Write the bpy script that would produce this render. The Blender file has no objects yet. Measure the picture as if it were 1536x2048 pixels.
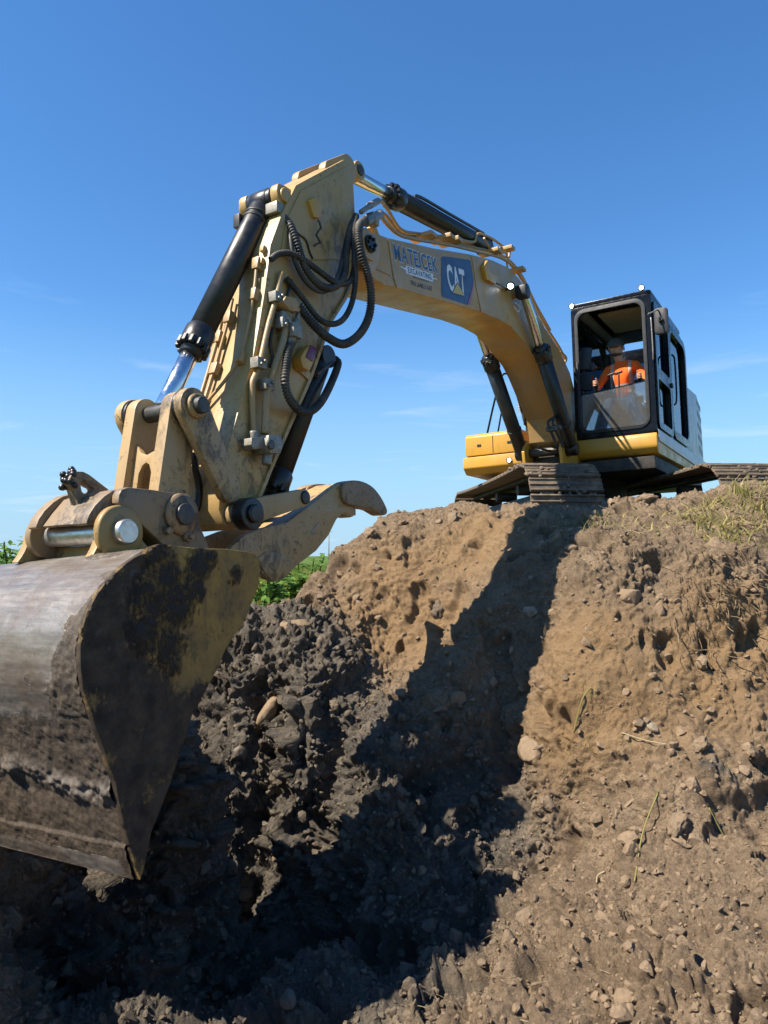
import bpy, bmesh, math, random
import numpy as np
from mathutils import Vector, Matrix
from mathutils.geometry import tessellate_polygon
random.seed(7)
scene = bpy.context.scene
COL = scene.collection
R = math.radians

# ------------------------------------------------------------------ camera, sky, sun, exposure
EYE = Vector((0.0, 0.0, 1.6))
cam_d = bpy.data.cameras.new('camera'); cam = bpy.data.objects.new('camera', cam_d); COL.objects.link(cam)
cam.location = EYE
cam.rotation_euler = (R(90) + math.atan(88 / 1450), 0, 0)
cam_d.sensor_fit = 'VERTICAL'; cam_d.sensor_height = 36.0; cam_d.lens = 36.0 * 1450 / 2048
cam_d.clip_start = 0.05; cam_d.clip_end = 9000
scene.camera = cam

SUN = Vector((-0.78, -0.35, 1.03)).normalized()
SUN_EL = math.asin(SUN.z); SUN_AZ = math.atan2(SUN.x, SUN.y)
world = bpy.data.worlds.new('World'); scene.world = world; world.use_nodes = True
wn = world.node_tree; wn.nodes.clear()
wo = wn.nodes.new('ShaderNodeOutputWorld'); bg = wn.nodes.new('ShaderNodeBackground')
sky = wn.nodes.new('ShaderNodeTexSky'); sky.sky_type = 'NISHITA'; sky.sun_disc = False
sky.sun_elevation = SUN_EL; sky.sun_rotation = SUN_AZ; sky.altitude = 300
sky.air_density = 1.15; sky.dust_density = 0.1; sky.ozone_density = 4.5
bg.inputs['Strength'].default_value = 0.068
# thin cirrus: stretched noise in direction space, mixed over the sky
tc = wn.nodes.new('ShaderNodeTexCoord'); mp = wn.nodes.new('ShaderNodeMapping')
mp.inputs['Rotation'].default_value = (0, R(-8), R(14)); mp.inputs['Scale'].default_value = (2.2, 2.2, 19.0)
nz = wn.nodes.new('ShaderNodeTexNoise'); nz.inputs['Scale'].default_value = 1.9; nz.inputs['Detail'].default_value = 9
nz.inputs['Roughness'].default_value = 0.62; nz.inputs['Distortion'].default_value = 0.6
cr = wn.nodes.new('ShaderNodeValToRGB'); cr.color_ramp.elements[0].position = 0.56; cr.color_ramp.elements[1].position = 0.80
sx = wn.nodes.new('ShaderNodeSeparateXYZ')
hr = wn.nodes.new('ShaderNodeValToRGB')      # cirrus is low in the sky
e = hr.color_ramp.elements; e[0].position = 0.0; e[0].color = (1, 1, 1, 1); e[1].position = 0.36; e[1].color = (0, 0, 0, 1)
mu = wn.nodes.new('ShaderNodeMath'); mu.operation = 'MULTIPLY'
mu2 = wn.nodes.new('ShaderNodeMath'); mu2.operation = 'MULTIPLY'; mu2.inputs[1].default_value = 0.6
mixw = wn.nodes.new('ShaderNodeMix'); mixw.data_type = 'RGBA'; mixw.inputs['B'].default_value = (6.6, 7.2, 7.8, 1)
L = wn.links.new
L(tc.outputs['Generated'], mp.inputs['Vector']); L(mp.outputs['Vector'], nz.inputs['Vector']); L(nz.outputs['Fac'], cr.inputs['Fac'])
L(tc.outputs['Generated'], sx.inputs[0]); L(sx.outputs['Z'], hr.inputs['Fac'])
L(cr.outputs['Color'], mu.inputs[0]); L(hr.outputs['Color'], mu.inputs[1]); L(mu.outputs[0], mu2.inputs[0])
hs = wn.nodes.new('ShaderNodeHueSaturation'); hs.inputs['Saturation'].default_value = 1.17; hs.inputs['Value'].default_value = 1.18
tint = wn.nodes.new('ShaderNodeMix'); tint.data_type = 'RGBA'; tint.blend_type = 'MULTIPLY'; tint.inputs['Factor'].default_value = 1.0; tint.inputs['B'].default_value = (0.86, 1.0, 1.10, 1)
hz = wn.nodes.new('ShaderNodeMix'); hz.data_type = 'RGBA'; hz.inputs['B'].default_value = (2.7, 4.5, 6.3, 1)
hzr = wn.nodes.new('ShaderNodeValToRGB'); e2 = hzr.color_ramp.elements; e2[0].position = 0.0; e2[0].color = (.85, .85, .85, 1); e2[1].position = 0.34; e2[1].color = (0, 0, 0, 1)
hzr.color_ramp.interpolation = 'EASE'
L(sx.outputs['Z'], hzr.inputs['Fac']); L(hzr.outputs['Color'], hz.inputs['Factor']); L(sky.outputs[0], hs.inputs['Color']); L(hs.outputs['Color'], tint.inputs['A']); L(tint.outputs['Result'], hz.inputs['A'])
L(mu2.outputs[0], mixw.inputs['Factor']); L(hz.outputs['Result'], mixw.inputs['A'])
L(mixw.outputs['Result'], bg.inputs['Color']); L(bg.outputs[0], wo.inputs[0])

sun_d = bpy.data.lights.new('sun', 'SUN'); sun_d.energy = 5.0; sun_d.angle = R(0.53); sun_d.color = (1.0, 0.92, 0.79)
sun_o = bpy.data.objects.new('sun', sun_d); COL.objects.link(sun_o)
sun_o.rotation_euler = (-SUN).to_track_quat('-Z', 'Y').to_euler()

scene.view_settings.view_transform = 'Standard'; scene.view_settings.look = 'None'
scene.view_settings.exposure = 1.12; scene.view_settings.gamma = 1.0
scene.view_settings.use_curve_mapping = False

# ------------------------------------------------------------------ material helpers
class NT:
    def __init__(s, name):
        s.m = bpy.data.materials.new(name); s.m.use_nodes = True; s.t = s.m.node_tree
        s.b = s.t.nodes['Principled BSDF']; s.out = s.t.nodes['Material Output']
        s.co = s.t.nodes.new('ShaderNodeTexCoord')
    def n(s, k): return s.t.nodes.new(k)
    def l(s, a, b): s.t.links.new(a, b)
    def noise(s, scale, detail=5, rough=0.6, dist=0.0, stretch=None, vec=None):
        x = s.n('ShaderNodeTexNoise'); x.inputs['Scale'].default_value = scale; x.inputs['Detail'].default_value = detail
        x.inputs['Roughness'].default_value = rough; x.inputs['Distortion'].default_value = dist
        v = vec or s.co.outputs['Object']
        if stretch:
            mpp = s.n('ShaderNodeMapping'); mpp.inputs['Scale'].default_value = stretch[:3]
            if len(stretch) > 3: mpp.inputs['Rotation'].default_value = stretch[3:6]
            s.l(v, mpp.inputs['Vector']); v = mpp.outputs['Vector']
        s.l(v, x.inputs['Vector']); return x.outputs['Fac']
    def voro(s, scale, feature='F1'):
        x = s.n('ShaderNodeTexVoronoi'); x.inputs['Scale'].default_value = scale; x.feature = feature
        s.l(s.co.outputs['Object'], x.inputs['Vector']); return x.outputs['Distance']
    def ramp(s, fac, stops):
        x = s.n('ShaderNodeValToRGB'); el = x.color_ramp.elements
        while len(el) < len(stops): el.new(0.5)
        for k, (p, c) in enumerate(stops):
            el[k].position = p; el[k].color = (c, c, c, 1) if isinstance(c, (int, float)) else (*c, 1)
        s.l(fac, x.inputs['Fac']); return x.outputs['Color']
    def mix(s, fac, a, b, mode='MIX'):
        x = s.n('ShaderNodeMix'); x.data_type = 'RGBA'; x.blend_type = mode
        for v, i in ((fac, 'Factor'), (a, 'A'), (b, 'B')):
            if isinstance(v, (int, float)): x.inputs[i].default_value = v
            elif isinstance(v, tuple): x.inputs[i].default_value = (*v, 1)
            else: s.l(v, x.inputs[i])
        return x.outputs['Result']
    def math(s, op, a, b=0.0):
        x = s.n('ShaderNodeMath'); x.operation = op
        for v, i in ((a, 0), (b, 1)):
            if isinstance(v, (int, float)): x.inputs[i].default_value = v
            else: s.l(v, x.inputs[i])
        return x.outputs[0]
    def attr(s, name):
        x = s.n('ShaderNodeAttribute'); x.attribute_name = name; return x.outputs['Fac']
    def set(s, **k):
        for a, v in k.items():
            i = s.b.inputs[{'color': 'Base Color', 'rough': 'Roughness', 'metal': 'Metallic', 'coat': 'Coat Weight', 'spec': 'Specular IOR Level',
                            'trans': 'Transmission Weight', 'coat_rough': 'Coat Roughness', 'em': 'Emission Color', 'es': 'Emission Strength'}[a]]
            if isinstance(v, (int, float)): i.default_value = v
            elif isinstance(v, tuple): i.default_value = (*v, 1)
            else: s.l(v, i)
        return s
    def bump(s, h, strength=0.3, dist=0.01, chain=None):
        x = s.n('ShaderNodeBump'); x.inputs['Strength'].default_value = strength; x.inputs['Distance'].default_value = dist
        s.l(h, x.inputs['Height'])
        if chain is not None: s.l(chain, x.inputs['Normal'])
        s.l(x.outputs[0], s.b.inputs['Normal']); return x.outputs[0]

def dusty_paint(name, paint, dust, amount, dark=0.5, rough=0.42, stains=()):
    k = NT(name)
    big = k.ramp(k.noise(2.1, 6, 0.65), [(0.5 - 0.32 * amount - 0.02, 0.0), (0.86 - 0.3 * amount, 1.0)])
    c = k.mix(big, paint, dust)
    streak = k.ramp(k.noise(7, 5, 0.7, 0.3, (1, 1, .22)), [(0.56, 0.0), (0.75, 1.0)])
    c = k.mix(k.math('MULTIPLY', streak, 0.35), c, tuple(v * 0.55 for v in dust))
    sp = k.ramp(k.noise(26, 6, 0.72, 0.3), [(0.565, 0.0), (0.60, 1.0)])
    sp2 = k.ramp(k.noise(2.6, 4, 0.6), [(0.44, 0.0), (0.60, 1.0)])
    spots = k.math('MULTIPLY', k.math('MULTIPLY', sp, sp2), dark)
    c = k.mix(spots, c, (0.035, 0.026, 0.02))
    for (px_, py_, pz_), r_ in stains:          # old grease and soil round the pins
        vd = k.n('ShaderNodeVectorMath'); vd.operation = 'DISTANCE'; k.l(k.co.outputs['Object'], vd.inputs[0]); vd.inputs[1].default_value = (px_, py_, pz_)
        near = k.ramp(k.math('DIVIDE', vd.outputs['Value'], r_), [(0.15, 1.0), (1.0, 0.0)])
        sm = k.ramp(k.math('ADD', k.noise(11, 8, 0.75, 0.6, (1, 1, .55)), k.math('MULTIPLY', near, 0.16)), [(0.61, 0.0), (0.72, 1.0)])
        c = k.mix(k.math('MULTIPLY', k.math('MULTIPLY', sm, near), 0.75), c, (0.022, 0.018, 0.014))
    k.set(color=c, rough=k.ramp(k.noise(5, 5), [(0.3, rough - 0.1), (0.7, rough + 0.22)]), coat=0.12, coat_rough=0.3)
    k.bump(k.math('ADD', k.noise(14, 4, 0.6), k.math('MULTIPLY', spots, 1.2)), 0.12, 0.01)
    return k.m
def plain(name, col, rough=0.5, metal=0.0, var=0.25, scale=14, bump=0.08, dust=None, dust_amt=0.5, spec=0.5):
    k = NT(name); n_ = k.noise(scale, 5, 0.65)
    c = k.mix(k.ramp(n_, [(0.3, 0.0), (0.7, 1.0)]), tuple(v * (1 - var) for v in col), tuple(min(1, v * (1 + var)) for v in col))
    if dust:
        c = k.mix(k.math('MULTIPLY', k.ramp(k.noise(4.3, 7, 0.7, 0.4), [(0.45, 0.0), (0.68, 1.0)]), dust_amt), c, dust)
    k.set(color=c, metal=metal, spec=spec, rough=k.ramp(k.noise(scale * 0.6, 4), [(0.3, max(0.05, rough - 0.1)), (0.7, min(1, rough + 0.12))]))
    if bump: k.bump(n_, bump, 0.008)
    return k.m
M = {}
DUST = (0.30, 0.235, 0.155)
M['stick'] = dusty_paint('dusty_yellow_paint', (0.405, 0.240, 0.062), (0.375, 0.255, 0.108), 0.62, 0.7, 0.42, [((7.35, .22, 2.55), .95), ((8.5, .22, .8), .8), ((7.75, .22, 1.75), .6)])
M['boom'] = dusty_paint('boom_yellow_paint', (0.47, 0.240, 0.026), (0.315, 0.225, 0.130), 0.62, 0.35, 0.38)
M['yellow'] = dusty_paint('machine_yellow_paint', (0.50, 0.255, 0.020), (0.38, 0.235, 0.07), 0.10, 0.15, 0.38)
M['link'] = dusty_paint('worn_link_paint', (0.39, 0.240, 0.078), (0.33, 0.222, 0.105), 0.7, 0.8, 0.5, [((9.1, .25, 1.05), .6), ((8.9, .25, .45), .7), ((8.4, .2, .1), .6)])
M['coupler'] = dusty_paint('muddy_coupler_paint', (0.27, 0.175, 0.075), (0.19, 0.132, 0.080), 0.8, 1.0, 0.55, [((9.2, .25, .42), .5), ((9.8, .1, .4), .7), ((7.7, .2, .55), .6)])
M['ear'] = dusty_paint('ear_yellow_paint', (0.34, 0.20, 0.045), (0.23, 0.16, 0.075), 0.5, 0.8, 0.5)
M['black'] = plain('black_cylinder_paint', (0.006, 0.0065, 0.008), 0.38, 0, 0.3, 20, 0.05, DUST, 0.05)
M['cab_black'] = plain('cab_black_paint', (0.004, 0.005, 0.008), 0.24, 0, 0.3, 20, 0.02, (0.02, 0.02, 0.023), 0.2, 0.22)
M['rubber'] = plain('hose_rubber', (0.018, 0.018, 0.019), 0.6, 0, 0.4, 40, 0.1, DUST, 0.22)
M['grease'] = plain('black_grease', (0.010, 0.009, 0.008), 0.33, 0, 0.5, 26, 0.5)
M['chrome'] = plain('chrome_rod', (0.62, 0.62, 0.63), 0.18, 1.0, 0.04, 30, 0.0)
M['chrome_pin'] = plain('worn_pin_steel', (0.62, 0.60, 0.57), 0.33, 0.85, 0.2, 30, 0.1, (0.3, 0.2, 0.1), 0.3)
M['galv'] = plain('galvanised_fitting', (0.25, 0.24, 0.21), 0.5, 0.4, 0.35, 40, 0.2, (0.17, 0.125, 0.075), 0.75)
M['steel'] = plain('dark_steel', (0.05, 0.05, 0.052), 0.45, 0.5, 0.35, 30, 0.1, DUST, 0.25)
M['tube'] = dusty_paint('yellow_tube_paint', (0.38, 0.22, 0.06), (0.30, 0.21, 0.11), 0.6, 0.5)
M['track'] = plain('muddy_track_steel', (0.085, 0.064, 0.047), 0.7, 0.15, 0.4, 12, 0.3, (0.20, 0.145, 0.09), 0.95)
M['under'] = plain('undercarriage_black', (0.018, 0.016, 0.015), 0.65, 0.1, 0.3, 12, 0.2, (0.10, 0.075, 0.05), 0.55)
M['white'] = plain('white_skirt_paint', (0.50, 0.51, 0.53), 0.4, 0, 0.06, 10, 0.02, (0.4, 0.36, 0.3), 0.35)
M['greyprint'] = plain('grey_print', (0.30, 0.27, 0.25), 0.5, 0, 0.05)
M['blueprint'] = plain('blue_print', (0.022, 0.065, 0.155), 0.45, 0, 0.1)
M['whiteprint'] = plain('white_print', (0.70, 0.71, 0.74), 0.45, 0, 0.06)
M['blackprint'] = plain('black_print', (0.06, 0.05, 0.045), 0.5, 0, 0.1)
M['navyprint'] = plain('navy_print', (0.030, 0.075, 0.165), 0.42, 0, 0.08)
M['goldprint'] = plain('gold_print', (0.55, 0.40, 0.09), 0.45, 0, 0.08)
M['pinkprint'] = plain('pink_print', (0.36, 0.10, 0.16), 0.45, 0, 0.1)
M['magenta'] = plain('sensor_face', (0.12, 0.004, 0.045), 0.25, 0, 0.1)
M['plastic'] = plain('black_plastic', (0.014, 0.014, 0.015), 0.5, 0, 0.3, 20, 0.05)
M['greyplastic'] = plain('grey_trim', (0.16, 0.155, 0.145), 0.6, 0, 0.15)
M['ceiling'] = plain('tan_headliner', (0.34, 0.27, 0.17), 0.85, 0, 0.12)
M['beigehose'] = plain('beige_hose', (0.52, 0.42, 0.26), 0.6, 0, 0.15)
M['orange_post'] = plain('orange_plastic', (0.80, 0.20, 0.02), 0.5, 0, 0.1)
M['shirt'] = plain('orange_shirt', (0.95, 0.125, 0.006), 0.85, 0, 0.10, 18, 0.5)
M['reflective'] = plain('reflective_tape', (0.42, 0.36, 0.32), 0.5, 0.1, 0.1)
M['jeans'] = plain('denim', (0.045, 0.070, 0.12), 0.9, 0, 0.25, 30, 0.2)
M['skin'] = plain('skin', (0.55, 0.30, 0.20), 0.55, 0, 0.1)
M['beard'] = plain('dark_beard', (0.075, 0.042, 0.027), 0.9, 0, 0.3, 80, 0.4)
M['eye'] = plain('dark_eye', (0.02, 0.015, 0.012), 0.3)
M['cap'] = plain('grey_cap', (0.05, 0.058, 0.053), 0.9, 0, 0.15)
M['cap_light'] = plain('pale_cap_brim', (0.14, 0.155, 0.14), 0.9, 0, 0.1)
M['glove'] = plain('dark_grip', (0.03, 0.025, 0.022), 0.7)
def lamp_mat():
    k = NT('lit_led_lens'); k.set(color=(0.9, 0.9, 0.9), em=(0.95, 0.98, 1.0), es=5.0); return k.m
M['lamp'] = lamp_mat()
def glass(name, tint, refl=0.12, haze=0.0):
    k = NT(name); t = k.t; t.nodes.remove(k.b)
    tr = k.n('ShaderNodeBsdfTransparent'); tr.inputs[0].default_value = (*tint, 1)
    gl = k.n('ShaderNodeBsdfGlossy'); gl.inputs['Roughness'].default_value = 0.03
    lw = k.n('ShaderNodeFresnel'); lw.inputs['IOR'].default_value = 1.5
    mx = k.n('ShaderNodeMixShader'); k.l(k.math('MULTIPLY', lw.outputs[0], refl / 0.045), mx.inputs[0]); k.l(tr.outputs[0], mx.inputs[1]); k.l(gl.outputs[0], mx.inputs[2])
    last = mx
    if haze:
        df = k.n('ShaderNodeBsdfDiffuse'); df.inputs[0].default_value = (0.55, 0.57, 0.58, 1)
        m2 = k.n('ShaderNodeMixShader'); k.l(k.math('MULTIPLY', k.ramp(k.noise(6, 6), [(0.25, 0.8), (0.8, 1.15)]), haze), m2.inputs[0]); k.l(mx.outputs[0], m2.inputs[1]); k.l(df.outputs[0], m2.inputs[2]); last = m2
    k.l(last.outputs[0], k.out.inputs[0]); return k.m
M['glass'] = glass('tinted_glass', (0.74, 0.84, 0.87), 0.05)
M['glass_rear'] = glass('rear_glass', (0.22, 0.33, 0.42), 0.05)
M['windshield'] = glass('dusty_windshield', (0.52, 0.62, 0.68), 0.26, 0.10)  # pale haze mixed in for the reflected ground and sky

def bucket_shell_mat():
    k = NT('worn_bucket_steel')
    mud = k.attr('mud')
    scr = k.noise(30, 5, 0.7, 0, (1.0, 0.10, 1.0))
    scr2 = k.noise(60, 3, 0.6, 0, (0.5, 0.12, 0.5))
    bare = k.mix(k.ramp(scr, [(0.35, 0.0), (0.65, 1.0)]), (0.175, 0.153, 0.130), (0.30, 0.268, 0.232))
    rust = k.ramp(k.noise(3.2, 7, 0.7, 0.4), [(0.42, 0.0), (0.62, 1.0)])
    band = k.attr('band')
    bare = k.mix(k.math('MULTIPLY', rust, 0.65), bare, (0.155, 0.108, 0.074))
    pit = k.ramp(k.noise(48, 4, 0.8), [(0.60, 0.0), (0.66, 1.0)])
    bare = k.mix(k.math('MULTIPLY', pit, 0.7), bare, (0.05, 0.04, 0.035))
    mudc = k.mix(k.ramp(k.noise(11, 6, 0.7), [(0.35, 0.0), (0.65, 1.0)]), (0.036, 0.026, 0.018), (0.105, 0.075, 0.049))
    mm = k.ramp(k.math('ADD', mud, k.math('MULTIPLY', k.math('SUBTRACT', k.noise(19, 6, 0.75), 0.5), 0.9)), [(0.42, 0.0), (0.60, 1.0)])
    k.set(color=k.mix(k.math('MULTIPLY', band, 0.5), k.mix(mm, bare, mudc), (0.155, 0.132, 0.108)), metal=k.math('MULTIPLY', k.math('SUBTRACT', 1.0, mm), 0.42),  # band lightened: the gleam of sun and sky on wet mud, as colour
          rough=k.math('ADD', k.math('MULTIPLY', scr2, 0.22), k.math('SUBTRACT', k.math('ADD', 0.26, k.math('MULTIPLY', mm, 0.26)), k.math('MULTIPLY', band, 0.26))))
    c = k.bump(k.noise(55, 5, 0.75), 0.25, 0.006)
    k.bump(k.math('MULTIPLY', k.noise(95, 5, 0.8), mm), 0.7, 0.010, c)
    return k.m
M['shell'] = bucket_shell_mat()
def side_plate_mat():
    k = NT('mud_and_paint_plate')
    paint = k.mix(k.ramp(k.noise(6, 6, 0.7, 0.3), [(0.35, 0.0), (0.7, 1.0)]), (0.34, 0.205, 0.055), (0.17, 0.11, 0.05))
    scrt = k.ramp(k.noise(26, 4, 0.7, 0.2, (1, 1, 0.15, 0, R(28), 0)), [(0.58, 0.0), (0.68, 1.0)])
    paint = k.mix(k.math('MULTIPLY', scrt, 0.6), paint, (0.10, 0.075, 0.045))
    brown = k.mix(k.ramp(k.noise(9, 6, 0.7), [(0.35, 0.0), (0.7, 1.0)]), (0.026, 0.020, 0.015), (0.085, 0.060, 0.039))
    mudm = k.attr('mud'); blk = k.attr('tar')
    n1 = k.math('ADD', k.math('MULTIPLY', k.math('SUBTRACT', k.noise(9.5, 8, 0.78, 0.5), 0.5), 1.7), k.math('MULTIPLY', k.math('SUBTRACT', k.noise(46, 6, 0.8, 0.3, (1, 1, .5, 0, R(25), 0)), 0.5), 1.6))
    c = k.mix(k.ramp(k.math('ADD', k.math('MAXIMUM', mudm, 0.24), n1), [(0.25, 0.0), (0.72, 1.0)]), paint, brown)
    tm = k.ramp(k.math('ADD', blk, n1), [(0.36, 0.0), (0.78, 1.0)])
    c = k.mix(tm, c, k.mix(k.noise(30, 6, .7), (0.010, 0.009, 0.0085), (0.034, 0.028, 0.023)))
    k.set(color=c, rough=k.math('SUBTRACT', 0.78, k.math('MULTIPLY', tm, 0.2)), spec=0.22)
    ch = k.bump(k.noise(40, 6, 0.8), 0.35, 0.008)
    k.bump(tm, 0.8, 0.012, ch)
    return k.m
M['plate'] = side_plate_mat()

def earth_mat():
    k = NT('excavated_earth')
    wet = k.attr('wet'); tone = k.attr('tone')
    P = k.co.outputs['Object']
    n1 = k.noise(3.1, 8, 0.7, 0.3); n2 = k.noise(26, 7, 0.75); n3 = k.noise(110, 5, 0.75)
    dry = k.mix(k.ramp(n1, [(0.33, 0.0), (0.68, 1.0)]), (0.190, 0.132, 0.084), (0.365, 0.268, 0.175))
    n4 = k.noise(64, 6, 0.8)
    dry = k.mix(k.math('MULTIPLY', k.ramp(n4, [(0.40, 1.0), (0.50, 0.0)]), 0.55), dry, (0.075, 0.048, 0.029))  # dark pits: micro-shadow between the grains put into the colour
    dry = k.mix(k.math('MULTIPLY', k.ramp(n2, [(0.36, 1.0), (0.54, 0.0)]), 0.55), dry, (0.105, 0.070, 0.043))
    dry = k.mix(k.math('MULTIPLY', k.ramp(n3, [(0.55, 0.0), (0.75, 1.0)]), 0.5), dry, (0.36, 0.27, 0.17))
    md = k.math('MULTIPLY', k.ramp(k.noise(1.9, 7, 0.72, 0.4), [(0.50, 0.0), (0.62, 1.0)]), k.math('SUBTRACT', 0.62, k.math('MULTIPLY', tone, 0.55)))
    dry = k.mix(md, dry, k.mix(n2, (0.115, 0.083, 0.057), (0.270, 0.201, 0.136)))
    dry = k.mix(k.math('MULTIPLY', tone, 0.75), dry, k.mix(n2, (0.265, 0.160, 0.075), (0.33, 0.215, 0.108)))
    dark = k.mix(k.ramp(n1, [(0.33, 0.0), (0.68, 1.0)]), (0.072, 0.057, 0.042), (0.205, 0.165, 0.118))
    dark = k.mix(k.math('MULTIPLY', k.ramp(n2, [(0.40, 1.0), (0.58, 0.0)]), 0.6), dark, (0.028, 0.024, 0.021))
    dark = k.mix(k.math('MULTIPLY', k.ramp(n3, [(0.55, 0.0), (0.75, 1.0)]), 0.45), dark, (0.22, 0.18, 0.135))
    wm = k.ramp(k.math('ADD', wet, k.math('MULTIPLY', k.math('SUBTRACT', k.noise(3.6, 8, 0.75), 0.5), 1.9)), [(0.28, 0.0), (0.80, 1.0)])
    c = k.mix(wm, dry, dark)
    peb = k.voro(34); pm = k.ramp(peb, [(0.10, 1.0), (0.17, 0.0)])
    rnd = k.ramp(k.noise(9, 3, 0.6), [(0.52, 0.0), (0.6, 1.0)])
    c = k.mix(k.math('MULTIPLY', k.math('MULTIPLY', pm, rnd), 0.6), c, (0.42, 0.33, 0.24))
    grass = k.attr('turf')
    c = k.mix(grass, c, k.mix(n2, (0.055, 0.095, 0.022), (0.11, 0.15, 0.04)))
    k.set(color=c, rough=k.math('SUBTRACT', 0.92, k.math('MULTIPLY', wm, 0.28)), spec=k.math('ADD', 0.15, k.math('MULTIPLY', wm, 0.3)))
    ch = k.bump(k.noise(30, 8, 0.78), 1.0, 0.05)
    ch = k.bump(k.voro(75), 0.35, 0.010, ch)
    k.bump(n3, 0.6, 0.010, ch)
    return k.m
M['earth'] = earth_mat()
def clod_mat():
    k = NT('loose_clod'); wet = k.attr('wet')
    n2 = k.noise(26, 7, 0.75)
    c = k.mix(wet, k.mix(n2, (0.145, 0.099, 0.062), (0.33, 0.238, 0.152)), k.mix(n2, (0.055, 0.044, 0.033), (0.185, 0.148, 0.107)))
    k.set(color=c, rough=0.85, spec=0.25); k.bump(k.noise(60, 6, 0.75), 0.8, 0.02); return k.m
M['clod'] = clod_mat()
def stone_mat(name, a, b):
    k = NT(name); c = k.mix(k.ramp(k.noise(7, 7, 0.7), [(0.3, 0.0), (0.7, 1.0)]), a, b)
    c = k.mix(k.ramp(k.noise(30, 5, 0.7), [(0.44, 0.0), (0.60, 0.85)]), c, (0.15, 0.098, 0.055))
    k.set(color=c, rough=0.75, spec=0.3); k.bump(k.noise(45, 6, 0.7), 0.4, 0.01); return k.m
M['stone'] = stone_mat('tan_stone', (0.15, 0.105, 0.063), (0.25, 0.18, 0.112))
M['stone_grey'] = stone_mat('grey_stone', (0.075, 0.066, 0.056), (0.15, 0.132, 0.11))
M['stone_pale'] = stone_mat('pale_stone', (0.20, 0.16, 0.11), (0.32, 0.27, 0.20))
def leaf_mat(name, a, b, trans=0.35):
    k = NT(name); oi = k.attr('shade')
    c = k.mix(oi, a, b); k.set(color=c, rough=0.55, spec=0.3)
    tl = k.n('ShaderNodeBsdfTranslucent'); k.l(c, tl.inputs[0])
    mx = k.n('ShaderNodeMixShader'); mx.inputs[0].default_value = trans
    k.l(k.b.outputs[0], mx.inputs[1]); k.l(tl.outputs[0], mx.inputs[2]); k.l(mx.outputs[0], k.out.inputs[0]); return k.m
M['grass'] = leaf_mat('green_grass', (0.03, 0.07, 0.012), (0.16, 0.185, 0.024))
M['yellowgrass'] = leaf_mat('yellow_green_grass', (0.11, 0.14, 0.02), (0.30, 0.27, 0.03))
M['drygrass'] = leaf_mat('straw_grass', (0.13, 0.15, 0.03), (0.45, 0.36, 0.14))
M['leaf'] = leaf_mat('broad_leaf', (0.06, 0.14, 0.025), (0.17, 0.29, 0.055))
M['straw'] = leaf_mat('dry_straw', (0.26, 0.195, 0.10), (0.40, 0.32, 0.19), 0.15)
M['root'] = leaf_mat('pale_root', (0.13, 0.085, 0.045), (0.26, 0.18, 0.10), 0.05)
M['wood'] = plain('pole_wood', (0.18, 0.15, 0.12), 0.85, 0, 0.2)

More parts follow.
